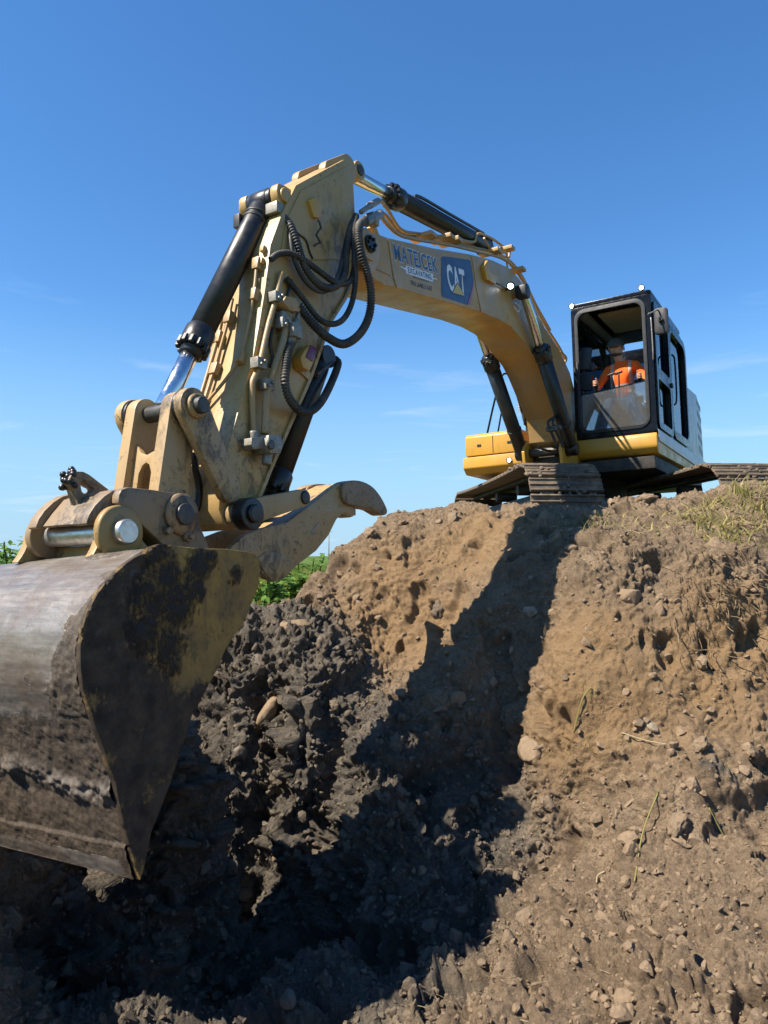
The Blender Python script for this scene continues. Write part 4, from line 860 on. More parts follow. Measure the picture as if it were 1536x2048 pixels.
claw = [(7.527,0.765),(7.43,0.798),(7.316,0.812),(7.198,0.806),(7.078,0.778),(6.986,0.725),(6.916,0.665),(6.862,0.603),(6.855,0.568),(6.889,0.545),(6.946,0.542),(7.024,0.564),(7.1,0.586),(7.243,0.586),(7.28,0.592),(7.436,0.596),(7.504,0.623),(7.53,0.677)]
MB().prism(smooth2(claw, 1), .12, .235).build('claw', M['coupler'], thumb, 0.022, seg=3)
MB().prism(smooth2(claw, 1), -.235, -.12).build('claw', M['coupler'], thumb, 0.022, seg=3)
rib_ = [(8.217,0.373),(7.983,0.483),(7.669,0.645),(7.514,0.744),(7.402,0.786),(7.375,0.755),(7.611,0.634),(7.954,0.44),(8.185,0.338)]
MB().prism(rib_, -.139, .139).build('back_plate', M['link'], thumb, 0.005)
MB().prism([(7.338,0.578),(7.289,0.531),(7.311,0.514),(7.41,0.521),(7.506,0.537),(7.478,0.578)], -.18, .18).build('tip_bar', M['coupler'], thumb, 0.012)
MB().prism([(8.514,0.168),(8.413,0.222),(8.277,0.223),(8.09,0.159),(8.253,0.048),(8.364,0.03)], .201, .208).build('wear_plate', M['link'], thumb, 0.003)
scr = MB()
for p, q in zip([(7.91,0.351),(7.886,0.374),(7.855,0.397),(7.823,0.421)], [(7.873,0.397),(7.848,0.412),(7.817,0.436),(7.797,0.452)]): scr.beam(at(p, .201), at(q, .201), .006, .006, (0, 1, 0))
scr.build('weld_marks', M['greyprint'], thumb)

# ---- linkage: side links, power link, pins
for s in (1, -1):
    lo = [(8.841,0.616)][0]
    MB().prism(capsule(linkP, .115, lo, .085), s * .235, s * .30).build('side_link', M['link'], EX, 0.010)
    MB().lathe(at(linkP, s * .30), at(linkP, s * 2), [(0, .075), (.03, .075), (.034, .052)], 28).build('link_collar', M['link'], EX)
pin = MB().cyl(at(linkP, -.36), at(linkP, .375), .052, 28).build('link_pin', M['steel'], EX, 0.006)
cpin = [(9.239,0.434)][0]
for s in (1, -1):
    g = [capsule(linkP, .105, cpin, .12)]
    MB().prism(g[0], s * .115, s * .205).build('power_link', M['link'], EX, 0.012)
    MB().cyl(at(linkP, s * .206), at(linkP, s * .232), .11, 28).build('grease_ring', M['grease'], EX, 0.004)
d = Vector((cpin[0] - linkP[0], cpin[1] - linkP[1])); Ld = d.length; d /= Ld; nn = Vector((d.y, -d.x))
if nn.x < 0: nn = -nn
arch_o = [(-.114, .20), (-.06, .27), (0, .29), (.06, .27), (.114, .20), (.114, Ld - .06), (.055, Ld - .06), (.055, Ld - .26), (.03, Ld - .31), (0, Ld - .325), (-.03, Ld - .31), (-.055, Ld - .26), (-.055, Ld - .06), (-.114, Ld - .06)]
wb = MB(); n_ = len(arch_o); vs = []
for e_ in (.025, .065): vs += [(linkP[0] + d.x * t + nn.x * e_, b, linkP[1] + d.y * t + nn.y * e_) for b, t in arch_o]
wb.add(vs, [tuple(range(n_)), tuple(range(2 * n_ - 1, n_ - 1, -1))] + [(i, (i + 1) % n_, (i + 1) % n_ + n_, i + n_) for i in range(n_)]).build('link_web', M['link'], EX, 0.006)
for s in (1, -1):
    MB().cyl(at(spin, s * .305), at(spin, s * .40), .105, 32).build('greasy_collar', M['grease'], EX, 0.010)
    MB().lathe(at(spin, s * .40), at(spin, s * 3), [(0, .06), (.02, .06), (.026, .045)], 24).build('collar_cap', M['grease'], EX)

# ---- quick coupler
cp_o = [(9.669,0.519),(9.653,0.548),(9.612,0.564),(9.443,0.564),(9.261,0.557),(9.185,0.524),(9.134,0.45),(9.074,0.35),(9.009,0.236),(9.047,0.154),(9.299,0.199),(9.407,0.286),(9.545,0.385),(9.675,0.476)]
coup = MB().prism(cp_o, .225, .285).build('quick_coupler', M['coupler'], EX, 0.010)
MB().prism(cp_o, -.285, -.225).build('far_cheek', M['coupler'], coup, 0.010)
MB().prism([(9.637,0.538),(9.443,0.541),(9.28,0.518),(9.223,0.404),(9.146,0.229),(9.335,0.239),(9.442,0.327),(9.595,0.437)], -.224, .224).build('body', M['coupler'], coup, 0.010)
MB().cyl(at(cpin, -.33), at(cpin, .335), .065, 28).build('coupler_pin', M['steel'], coup, 0.008)
MB().lathe(at(cpin, .286), at(cpin, 2), [(0, .125), (.02, .12), (.026, .075)], 32).build('boss_ring', M['coupler'], coup)
bl = MB(); q = [(9.347,0.29,0.335)][0]; bolt(bl, q, (0, 1, 0), .025, .03); bl.build('coupler_bolt', M['coupler'], coup); bl = MB(); q = [(9.205,0.29,0.304)][0]; bl.cyl(q, (q[0], q[1] + .03, q[2]), .03, 14); bolt(bl, (q[0], q[1] + .03, q[2]), (0, 1, 0), .018, .03)
bl.build('coupler_bolt', M['coupler'], coup)
horn = [(9.587,0.565),(9.655,0.549),(9.714,0.512),(9.769,0.46),(9.804,0.411),(9.822,0.363),(9.804,0.353),(9.774,0.359),(9.731,0.371),(9.653,0.363),(9.572,0.339),(9.499,0.397),(9.557,0.506)]
MB().prism(horn, .10, .22).build('hook_plate', M['coupler'], coup, 0.010)
MB().prism(horn, -.30, -.22).build('hook_plate', M['coupler'], coup, 0.010)
MB().prism([(9.587,0.548),(9.654,0.527),(9.732,0.441),(9.786,0.369),(9.762,0.36),(9.701,0.416),(9.573,0.472)], -.22, .10).build('hook_web', M['coupler'], coup, 0.008)
eye_o = [(9.752,0.614),(9.737,0.645),(9.7,0.669),(9.662,0.672),(9.624,0.659),(9.494,0.584),(9.531,0.523),(9.622,0.461),(9.685,0.452),(9.698,0.512),(9.724,0.58)]
eye_h = [(9.674,0.62),(9.658,0.627),(9.626,0.596),(9.584,0.583),(9.597,0.564),(9.642,0.547),(9.667,0.553),(9.677,0.586)]
MB().prism(keyhole(eye_o, [smooth2(eye_h, 1)]), -.10, -.03).build('lifting_eye', M['coupler'], coup, 0.008)
tr_ = MB(); 
for k in range(16):
    a_ = [(9.743,-0.06,0.625),(9.724,-0.06,0.649),(9.7,-0.06,0.663),(9.742,-0.06,0.598)][k % 4]; tr_.lathe((a_[0] + random.uniform(-.02, .03), a_[1] + random.uniform(-.05, .05), a_[2] + random.uniform(-.02, .02)), (a_[0], 2, a_[2]), [(-.02, .006), (-.008, .018), (.008, .02), (.02, .006)], 7)
tr_.build('tar_lumps', M['grease'], coup)
# chain-like hanging hose behind the side link (mud-caked)
pipe('coupler_hose', [(8.914,0.05,0.863),(8.898,0.05,0.751),(8.872,0.05,0.64),(8.881,0.05,0.542),(8.916,0.05,0.428),(8.865,0.05,0.285)], .024, M['grease'], coup)
pipe('coupler_hose', [(8.813,-0.02,0.899),(8.778,-0.02,0.803),(8.787,-0.02,0.685),(8.832,-0.02,0.566),(8.867,-0.02,0.466)], .018, M['galv'], coup)

# ---- bucket
BT = math.tan(R(2.4))
def tl(o):
    """the bucket hangs a little out of square: it drops towards its far side"""
    for v in o.data.vertices: v.co.z += (v.co.y - .68) * BT
    return o
B0, B1 = -.86, .68
pl_o = [(9,0.098),(9.007,0.159),(9.045,0.194),(9.091,0.205),(9.263,0.221),(9.469,0.224),(9.639,0.233),(9.697,0.242),(9.744,0.241),(9.796,0.226),(9.856,0.192),(9.937,0.149),(10.003,0.099),(10.056,0.055),(10.095,0.007),(10.123,-0.036),(10.148,-0.087),(10.165,-0.134),(10.175,-0.197),(10.177,-0.27),(10.171,-0.327),(10.16,-0.391),(10.145,-0.441),(10.124,-0.496),(10.096,-0.58),(10.061,-0.661),(10.027,-0.753),(9.991,-0.845),(9.969,-0.94),(9.944,-1.045),(9.902,-1.172),(9.874,-1.257),(9.848,-1.325),(9.836,-1.3),(9.784,-1.128),(9.733,-1.034),(9.675,-0.944),(9.601,-0.785),(9.521,-0.623),(9.431,-0.516),(9.34,-0.415),(9.283,-0.318),(9.205,-0.247),(9.137,-0.192),(9.07,-0.082),(9.014,0.015)]
holes = [(9.805,0.146),(9.891,0.092),(9.978,0.02),(10.034,-0.068),(10.073,-0.169),(10.026,-0.137)]
def plate_grid(name, b, parent, side):
    """side plate as a fine triangle sheet, so that the mud on it can stand proud"""
    o = MB().prism(pl_o, b - side * .032, b).build(name, M['plate'], parent, 0.006)
    bm = bmesh.new(); bm.from_mesh(o.data); bmesh.ops.triangulate(bm, faces=bm.faces)
    for _ in range(5):
        es = [e_ for e_ in bm.edges if e_.calc_length() > .035]
        if not es: break
        bmesh.ops.subdivide_edges(bm, edges=es, cuts=1); bmesh.ops.triangulate(bm, faces=bm.faces)
    bmesh.ops.beautify_fill(bm, faces=bm.faces, edges=bm.edges)
    bm.to_mesh(o.data); bm.free()
    P = np.array([v.co[:] for v in o.data.vertices]); a, h = P[:, 0], P[:, 2]
    tar = np.zeros(len(P)); mud = np.zeros(len(P))
    for (ca, ch_), r_ in zip(TARC, TARR): tar = np.maximum(tar, np.exp(-(((a - ca) ** 2 + (h - ch_) ** 2) / r_ ** 2) ** 1.3))
    for (ca, ch_), r_ in zip(MUDC, MUDR): mud = np.maximum(mud, np.exp(-(((a - ca) ** 2 + (h - ch_) ** 2) / r_ ** 2) ** 1.3))
    tarv = tar * .95 - .1; mudv = mud * 1.25 - .15
    out = (np.abs(P[:, 1] - b) < .002)
    Q = P.astype(float); lum = np.clip(tar + .5 * fbm(Q, .12, 4, .6, 5) - .25, 0, 1) * (0.55 + .7 * fbm(Q, .05, 4, .75, 8)) * .030 + np.clip(mud, 0, 1) * .010 * (fbm(Q, .07, 4, .6, 15) + .3)
    P[:, 1] += side * lum * out
    o.data.vertices.foreach_set('co', P.ravel()); np_attr(o.data, 'tar', tarv); np_attr(o.data, 'mud', mudv)
    o.data.polygons.foreach_set('use_smooth', [True] * len(o.data.polygons)); o.data.set_sharp_from_angle(angle=R(50)); o.data.update(); return o
TARC = [(9.703,0.088),(9.796,-0.031),(9.639,-0.064),(9.487,0.135),(9.825,-0.172),(9.703,-0.256),(9.656,-0.359),(9.522,0.007),(9.398,0.174),(9.21,0.077),(9.766,0.187)]; TARR = [.14, .16, .16, .12, .13, .13, .07, .10, .07, .07, .10]
MUDC = [(10.023,-0.133),(10.075,-0.307),(9.993,-0.587),(9.909,-0.83),(9.852,-1.073),(9.734,-0.756),(9.795,-0.508),(9.64,-0.655),(9.939,-0.369),(9.703,-1),(9.969,0.024),(9.473,-0.561),(9.885,0.14)]; MUDR = [.2, .2, .22, .2, .2, .22, .2, .2, .2, .16, .14, .12, .10]
bucket = empty('bucket', parent=EX)
sp = tl(plate_grid('side_plate', B1, bucket, 1))
tl(plate_grid('side_plate', B0, bucket, -1))
for p in holes: tl(MB().lathe(at(p, B1 - .004), at(p, B1 + 1), [(0, .030), (.0062, .030), (.0065, .028)], 20).build('bolt_hole', M['grease'], bucket))  # flat dark discs on the plate; their colour stands for the holes' shade
# wrapper (the curved back), rolled from hinge to cutting edge
bk = [(9.469,0.219),(9.639,0.225),(9.703,0.227),(9.76,0.222),(9.796,0.211),(9.847,0.185),(9.925,0.142),(9.992,0.092),(10.046,0.05),(10.085,0.002),(10.113,-0.041),(10.138,-0.093),(10.155,-0.139),(10.165,-0.202),(10.167,-0.271),(10.161,-0.328),(10.15,-0.392),(10.135,-0.443),(10.114,-0.498),(10.085,-0.582),(10.051,-0.664),(10.019,-0.755),(9.983,-0.847),(9.961,-0.942),(9.936,-1.047),(9.896,-1.173),(9.871,-1.258),(9.848,-1.316)]
bk3 = spline([Vector((a, 0, h)) for a, h in bk], .009); nb = len(bk3)
cols = np.linspace(B0 + .03, B1 - .03, 230); NB = len(cols)
tan = [(bk3[min(i + 1, nb - 1)] - bk3[max(i - 1, 0)]).normalized() for i in range(nb)]; nor = [Vector((-t.z, 0, t.x)) for t in tan]
mid = bk3[nb // 2]; s_ = 1 if nor[nb // 2].x > 0 else -1; nor = [n_ * s_ for n_ in nor]
GP = np.array([[(p.x, c, p.z) for c in cols] for p in bk3]).reshape(-1, 3); GN = np.repeat(np.array([tuple(n_) for n_ in nor]), NB, 0)
tt = np.repeat(np.linspace(0, 1, nb), NB); cc = np.tile(np.linspace(0, 1, NB), nb)     # 0 hinge .. 1 edge; 0 far .. 1 near
line = .62 - .30 * np.clip((cc - .80) / .2, 0, 1) ** 0.8 + .05 * fbm(GP, .25, 4, .6, 61)
mudm = np.clip((tt - line) / .07 + .5, 0, 1)
mudm = np.maximum(mudm, np.clip(.5 + 4 * (fbm(GP * np.array([1, .6, 1]), .2, 5, .65, 62) - .26), 0, 1) * (tt < .6) * (cc > .42) * .9)
mudm = mudm * (tt < .955) + .35 * (tt >= .955)
rim = np.clip((cc - .93) / .05, 0, 1) * np.clip((tt - .33) / .1, 0, 1); mudm = np.maximum(mudm, rim * .9)
ridge = np.exp(-((tt - .775 - .02 * np.sin(cc * 9)) / .028) ** 2)
rg_ = .045 * ridge * np.clip(.35 + 1.3 * fbm(GP, .10, 4, .65, 63), 0, 1.4) + .012 * mudm * np.clip(.3 + fbm(GP, .06, 5, .7, 64), 0, 1.5) + .005 * mudm * fbm(GP * np.array([3, 1, .6]), .06, 4, .7, 68)
rg_ = rg_ + .003 * fbm(GP * np.array([1, .35, 1]), .045, 4, .7, 66) + .014 * np.clip(mudm - .1, 0, 1) * (tt < .6) * np.clip(fbm(GP, .05, 4, .7, 67) + .25, 0, 1)
plate_step = (tt > .915) * .010
GP = GP + GN * (rg_ + plate_step)[:, None]
GF = np.array([(i * NB + j, i * NB + j + 1, (i + 1) * NB + j + 1, (i + 1) * NB + j) for i in range(nb - 1) for j in range(NB - 1)])
inner = np.array([[(p.x - n_.x * .03, c, p.z - n_.z * .03) for c in (B0 + .03, B1 - .03)] for p, n_ in zip(bk3, nor)]).reshape(-1, 3); o0 = len(GP)
IF = np.array([(o0 + 2 * i, o0 + 2 * i + 2, o0 + 2 * i + 3, o0 + 2 * i + 1) for i in range(nb - 1)])
e0 = (nb - 1) * NB; EF = np.array([(e0, e0 + NB - 1, o0 + 2 * nb - 1, o0 + 2 * nb - 2)])
sm_ = np_mesh('wrapper', np.vstack([GP, inner]), np.vstack([GF, IF, EF]), M['shell']); np_attr(sm_, 'mud', np.r_[mudm, np.full(len(inner), .8)]); np_attr(sm_, 'band', np.r_[ridge, np.zeros(len(inner))])
sh_ = bpy.data.objects.new('wrapper', sm_); COL.objects.link(sh_); sh_.parent = bucket; tl(sh_)
# hinge ears and front pin
ec = [(9.656,0.32)][0]
ear = [(9.834,0.16),(9.788,0.217),(9.758,0.283),(9.74,0.352),(9.71,0.393),(9.666,0.416),(9.608,0.419),(9.555,0.397),(9.518,0.348),(9.494,0.288),(9.425,0.227),(9.354,0.171)]
e1 = MB().prism(smooth2(ear, 1), .19, .25).build('hinge_ear', M['ear'], bucket, 0.008)
for b in (-.42,): MB().prism(smooth2(ear, 1), b - .03, b + .03).build('hinge_ear', M['ear'], bucket, 0.008)
MB().lathe(at(ec, .25), at(ec, 2), [(0, .145), (.035, .145), (.042, .135), (.042, .07)], 36).build('ear_ring', M['ear'], bucket)
MB().lathe(at(ec, .26), at(ec, 2), [(0, .067), (.085, .067), (.092, .058)], 28).build('pin_end', M['chrome_pin'], bucket)
MB().cyl(at(ec, -.5), at(ec, .19), .062, 28).build('front_pin', M['chrome_pin'], bucket, 0.004)
MB().cyl(at(ec, -.385), at(ec, -.33), .13, 28).build('spacer_ring', M['coupler'], bucket, 0.006)
MB().prism([(9.603,0.258),(9.449,0.274),(9.343,0.232),(9.414,0.16),(9.631,0.17)], -.39, .16).build('ear_gusset', M['ear'], bucket, 0.006)
q = [(9.68,0.26,0.246)][0]; MB().box(q, (.03, .03, .03)).build('lock_nut', M['galv'], bucket, 0.006)
top = [(9.087,0.205),(9.469,0.224)]
tl(MB().prism([top[0], top[1], (top[1][0], top[1][1] - .03), (top[0][0], top[0][1] - .03)], B0 + .03, B1 - .03).build('top_beam', M['ear'], bucket, 0.004))

# ---- revolving frame, bodywork
def prism_f(mb, poly, a0, a1):
    """outline in the (b, h) plane pushed from a0 to a1"""
    if isinstance(poly, Holed): return poly.push(mb, lambda p, t: (t, p[0], p[1]), a0, a1)
    n = len(poly); vs = [(a0, b, h) for b, h in poly] + [(a1, b, h) for b, h in poly]
    return mb.add(vs, [tuple(range(n)), tuple(range(2 * n - 1, n - 1, -1))] + [(i, (i + 1) % n, (i + 1) % n + n, i + n) for i in range(n)])
def rrect(x0, y0, x1, y1, r, n=6):
    o = []
    for cx, cy, s in ((x1 - r, y1 - r, 0), (x0 + r, y1 - r, 1), (x0 + r, y0 + r, 2), (x1 - r, y0 + r, 3)):
        o += [(cx + r * math.cos((s + k / n) * math.pi / 2), cy + r * math.sin((s + k / n) * math.pi / 2)) for k in range(n + 1)]
    return o
deck = MB().box((-.6, .49, 1.50), (2.1, .91, .09)).build('revolving_frame', M['under'], EX, .015)
MB().cyl((0, 0, 1.0), (0, 0, 1.42), .62, 40).build('swing_bearing', M['under'], deck)
for s in (1, -1):
    fp = [(-.2, 1.55), (2.2, 1.50), (2.24, 1.72), (2.12, 1.90), (1.75, 1.86), (1.35, 2.16), (1.15, 2.18), (.9, 2.0), (.3, 2.0), (-.2, 1.8)]
    MB().prism(fp, s * .255, s * .30).build('boom_bracket', M['yellow'], EX, .008)
MB().prism([(.2, 1.6), (1.9, 1.55), (1.9, 1.70), (1.2, 1.80), (.2, 1.78)], -.25, .25).build('frame_nose', M['under'], EX, .01)
MB().cyl((bb[0], -.46, bb[1]), (bb[0], .46, bb[1]), .06, 20).build('cylinder_foot_pin', M['steel'], EX)
# right-hand front box with its groove and lamp
sbx = empty('side_box', parent=EX)
MB().prism([(1.50, 1.86), (1.50, 2.17), (1.44, 2.22), (-2.0, 2.26), (-2.0, 1.86)], -1.55, -.60).build('upper_panel', M['yellow'], sbx, .022)
MB().prism([(1.53, 1.84), (1.53, 1.66), (1.42, 1.56), (-2.0, 1.52), (-2.0, 1.84)], -1.585, -.585).build('lower_panel', M['yellow'], sbx, .022)
for b_ in (-1.30, -.78): MB().box((1.503, b_, 2.02), (.006, .035, .02)).build('panel_latch', M['plastic'], sbx, .004)
MB().box((1.503, -1.06, 2.02), (.003, .004, .14)).build('panel_gap', M['under'], sbx)
MB().box((-.2, -1.07, 1.85), (1.67, .45, .03)).build('groove_filler', M['under'], sbx)
lq = [(1.545, b_, h_) for b_, h_ in [(-0.776,1.727)]][0]; lamp('work_lamp', lq, (1, 0, .02), .045, sbx)
hrl = MB().tube([(.95, -1.42, 2.20), (.92, -1.25, 2.85), (.90, -1.12, 3.25), (.80, -1.02, 3.30), (.3, -1.0, 3.28), (-.2, -1.0, 3.0), (-.3, -1.0, 2.25)], .018, 8, .04).build('handrail', M['cab_black'], EX)
MB().tube([(.95, -1.22, 2.20), (.92, -1.12, 2.70), (.9, -1.08, 2.98)], .015, 8, .05).build('rail_post', M['cab_black'], hrl)
MB().tube([(.92, -1.2, 2.95), (.9, -1.11, 2.98), (.9, -1.06, 3.0)], .012, 6, .04).build('rail_brace', M['cab_black'], hrl)
pc_ = MB().lathe((.55, -.72, 2.2), (.55, -.72, 3), [(0, .13), (.20, .13), (.25, .11), (.27, .05)], 20).build('air_precleaner', M['plastic'], EX)
# engine hood and counterweight behind the cab
MB().prism([(-1.3, 1.6), (-1.3, 2.32), (-2.0, 2.36), (-2.9, 2.30), (-2.9, 1.6)], -.58, .30).build('engine_hood', M['yellow'], EX, .03)
hd = MB().prism([(-1.32, 1.97), (-1.32, 2.9), (-1.6, 3.18), (-2.5, 3.22), (-2.8, 3.0), (-2.92, 2.6), (-2.95, 1.97)], .35, 1.42).build('side_body', M['white'], EX, .03)
for k in range(5):
    z0 = 2.06 + k * .22; MB().add([(-2.86, 1.4235, z0), (-2.45, 1.4235, z0 + .10), (-2.45, 1.4235, z0 + .20), (-2.86, 1.4235, z0 + .10)], [(0, 1, 2, 3)]).build('side_stripe', M['greyprint'], hd)
MB().prism([(-2.3, 1.5), (-2.3, 2.5), (-2.9, 2.5), (-3.25, 2.2), (-3.2, 1.5)], -1.45, .34).build('counterweight', M['yellow'], EX, .06)
MB().tube([(2.084,-0.25,2.735),(2.204,-0.28,2.566),(2.168,-0.3,2.412),(2.035,-0.3,2.33),(1.879,-0.28,2.354)], .045, 10, .02, .10, .03).build('air_duct', M['beigehose'], EX)
# hoses at the foot of the boom
for p_, r_ in (([(2.361,-0.3,2.849),(2.275,-0.3,2.734),(2.273,-0.3,2.556),(2.154,-0.3,2.355),(2.103,-0.28,2.174),(1.947,-0.25,2.066),(1.886,-0.2,1.934)], .022), ([(2.6,-0.32,2.801),(2.35,-0.32,2.648),(2.227,-0.3,2.416),(2.006,-0.3,2.214),(1.732,-0.3,2.043),(1.545,-0.28,1.865)], .018),
               ([(2.297,0.3,2.192),(2.692,0.3,2.043),(2.781,0.3,1.974),(2.692,0.32,1.848),(2.562,0.34,1.698)], .02), ([(2.331,0.32,2.056),(2.541,0.32,2.079),(2.632,0.32,2.008),(2.501,0.34,1.859),(2.366,0.36,1.707)], .02),
               ([(1.929,-0.3,2.166),(1.733,-0.28,2.132),(1.612,-0.25,2.008),(1.595,-0.2,1.819),(1.623,-0.1,1.714)], .028), ([(1.811,-0.3,2.092),(1.798,-0.28,1.924),(1.637,-0.25,1.781),(1.517,-0.2,1.721)], .028), ([(2.391,0,1.735),(2.156,0.1,1.704),(2.048,0.25,1.745)], .02)):
    MB().tube(p_, r_, 8, .03).build('frame_hose', M['rubber'], EX)
for q in [(1.809,-0.27,2.074),(1.884,-0.3,2.203),(2.713,0.33,1.912),(2.574,0.34,1.946)]: MB().box(q, (.05, .07, .03)).build('hose_clamp', M['steel'], EX, .005)

# ---- cab
cab = empty('cab', parent=EX, label=None)
CB0, CB1, CA0, CA1 = .285, 1.45, 1.50, -1.25
def part(mb, name, mat, bev=.006, par=None, **k): return mb.build(name, M[mat], par or cab, bev, **k)
part(MB().prism([(1.53, 1.72), (1.53, 1.86), (1.50, 1.92), (-2.92, 1.92), (-2.92, 1.66), (1.40, 1.62), (1.47, 1.64)], CB0 - .01, CB1 + .0), 'floor_beam', 'yellow', .03)
part(MB().prism([(1.44, 1.80), (1.48, 1.96), (-2.93, 1.96), (-2.93, 1.76)], CB1 + .002, CB1 + .02), 'white_skirt', 'white', .006)
part(MB().box((-.7, .86, 1.60), (2.0, .50, .05)), 'belly_plate', 'under', .01)
part(MB().box((.35, .865, 1.935), (1.13, .56, .02)), 'cab_floor', 'plastic', .004)
fo = rrect(CB0, 1.925, CB1, 3.94, .05, 4); fi = rrect(CB0 + .085, 2.03, CB1 - .115, 3.86, .14, 8)
m_ = MB(); prism_f(m_, keyhole(fo, [fi]), CA0 - .09, CA0); part(m_, 'front_frame', 'cab_black', .010)
m_ = MB(); prism_f(m_, keyhole(rrect(CB0 + .05, 2.0, CB1 - .08, 3.90, .16, 8), [rrect(CB0 + .10, 2.05, CB1 - .13, 3.84, .13, 8)]), CA0 + .001, CA0 + .018); part(m_, 'front_seal', 'plastic', .004)
wg = [(b_, h_) for b_, h_ in rrect(CB0 + .09, 2.035, CB1 - .12, 3.2, .13, 8) if h_ < 2.9]
top_l, top_r = (CB0 + .09, 2.60), (CB1 - .12, 2.68)
m_ = MB(); prism_f(m_, [top_r, top_l] + wg, CA0 - .035, CA0 - .028); part(m_, 'lower_windshield', 'windshield', 0)
m_ = MB(); m_.beam((CA0 - .03, top_l[0], top_l[1]), (CA0 - .03, top_r[0], top_r[1]), .012, .012); part(m_, 'glass_edge', 'glass_rear', 0)
so = [(1.49, 1.925), (1.49, 3.93), (-.55, 3.95), (-.90, 3.88), (-1.12, 3.70), (-1.22, 3.40), (-1.25, 1.925)]
def rrs(a0, h0, a1, h1, r): return rrect(a0, h0, a1, h1, r, 5)
hs = [rrs(.44, 2.86, 1.39, 3.78, .08), rrs(.44, 2.05, 1.39, 2.74, .08), rrs(-1.08, 2.10, .30, 3.76, .20)]
part(MB().prism(keyhole(so, hs), CB1 - .07, CB1), 'side_frame', 'cab_black', .010)
for k, h_ in enumerate(hs): part(MB().prism(h_, CB1 - .04, CB1 - .034), 'side_window', 'glass', 0)
part(MB().prism(keyhole(rrs(.38, 1.99, 1.45, 3.85, .10), [rrs(.47, 2.09, 1.36, 2.72, .07), rrs(.47, 2.89, 1.36, 3.75, .07)]), CB1 + .002, CB1 + .03), 'door', 'cab_black', .008)
part(MB().prism(keyhole(rrs(-1.14, 2.0, .34, 3.84, .24), [rrs(-1.03, 2.13, .26, 3.73, .18)]), CB1 + .002, CB1 + .025), 'window_surround', 'cab_black', .006)
fh = [rrs(-1.0, 2.45, 1.36, 3.78, .12)]
part(MB().prism(keyhole(so, fh), CB0, CB0 + .06), 'far_frame', 'cab_black', .010)
part(MB().prism(fh[0], CB0 + .03, CB0 + .036), 'far_window', 'glass', 0)
m_ = MB(); prism_f(m_, keyhole(rrect(CB0 + .06, 1.93, CB1 - .07, 3.92, .03, 3), [rrect(CB0 + .14, 2.95, CB1 - .15, 3.66, .07)]), CA1 + .001, CA1 + .06); part(m_, 'rear_wall', 'cab_black', .006)
m_ = MB(); prism_f(m_, rrect(CB0 + .14, 2.95, CB1 - .15, 3.66, .07), CA1 + .03, CA1 + .036); part(m_, 'rear_window', 'glass_rear', 0)
roof_o = rrs(-.85, CB0 + .001, 1.50, CB1 - .001, .06)
m_ = MB(); n_ = len(roof_o); m_.add([(a, b, 3.945) for a, b in roof_o] + [(a, b, 4.0) for a, b in roof_o], [tuple(range(n_)), tuple(range(2 * n_ - 1, n_ - 1, -1))] + [(i, (i + 1) % n_, (i + 1) % n_ + n_, i + n_) for i in range(n_)])
roof = part(m_, 'roof', 'cab_black', .012)
part(MB().box((.55, .92, 3.915), (.52, .34, .018)), 'headliner', 'ceiling', .008)
part(MB().box((-.25, .87, 3.915), (.22, .45, .02)), 'rear_headliner', 'plastic', .006)
part(MB().beam((1.38, CB0 + .13, 3.88), (-.5, CB0 + .13, 3.88), .14, .06), 'roof_trim', 'greyplastic', .012)
part(MB().tube([(-.55, CB0 + .10, 2.9), (-.58, CB0 + .12, 3.4), (-.45, CB0 + .12, 3.75), (-.2, CB0 + .1, 3.86)], .055, 8, .05), 'pillar_trim', 'greyplastic', 0)
for b_, h_ in ((CB0 + .02, 3.99), (CB1 - .12, 4.045)):
    lo_ = lamp('roof_lamp', (1.50, b_, h_), (1, -.02, -.1), .045, cab)
    MB().beam((1.45, b_, h_ - .09), (1.45, b_, h_ - .03), .03, .03).build('lamp_bracket', M['steel'], lo_, .003)
# mirror with its arm, grab rail
mi = MB(); prism_f(mi, rrect(1.49, 3.30, 1.68, 3.68, .05), 1.48, 1.56); mi = part(mi, 'mirror', 'plastic', .025)
MB().tube([(1.824,1.47,3.531),(1.733,1.52,3.576),(1.583,1.56,3.64),(1.496,1.56,3.578)], .011, 8, .02).build('mirror_arm', M['galv'], mi)
MB().cyl((1.565, 1.585, 3.50), (1.60, 1.585, 3.50), .035, 14).build('mirror_mount', M['plastic'], mi)
part(MB().tube([(1.53, 1.44, 3.56), (1.56, 1.455, 3.52), (1.56, 1.46, 3.1), (1.53, 1.45, 2.95)], .010, 8, .03), 'grab_rail', 'galv', 0)
part(MB().tube([(.36, 1.50, 2.5), (.36, 1.54, 2.6), (.36, 1.54, 3.2), (.36, 1.50, 3.3)], .014, 8, .03), 'door_rail', 'cab_black', 0)
part(MB().box((.40, 1.49, 2.80), (.05, .015, .03)), 'door_handle', 'plastic', .006)
wp = part(MB().beam((1.53, .36, 3.1), (1.53, .36, 2.2), .02, .02), 'wiper', 'plastic', .004)
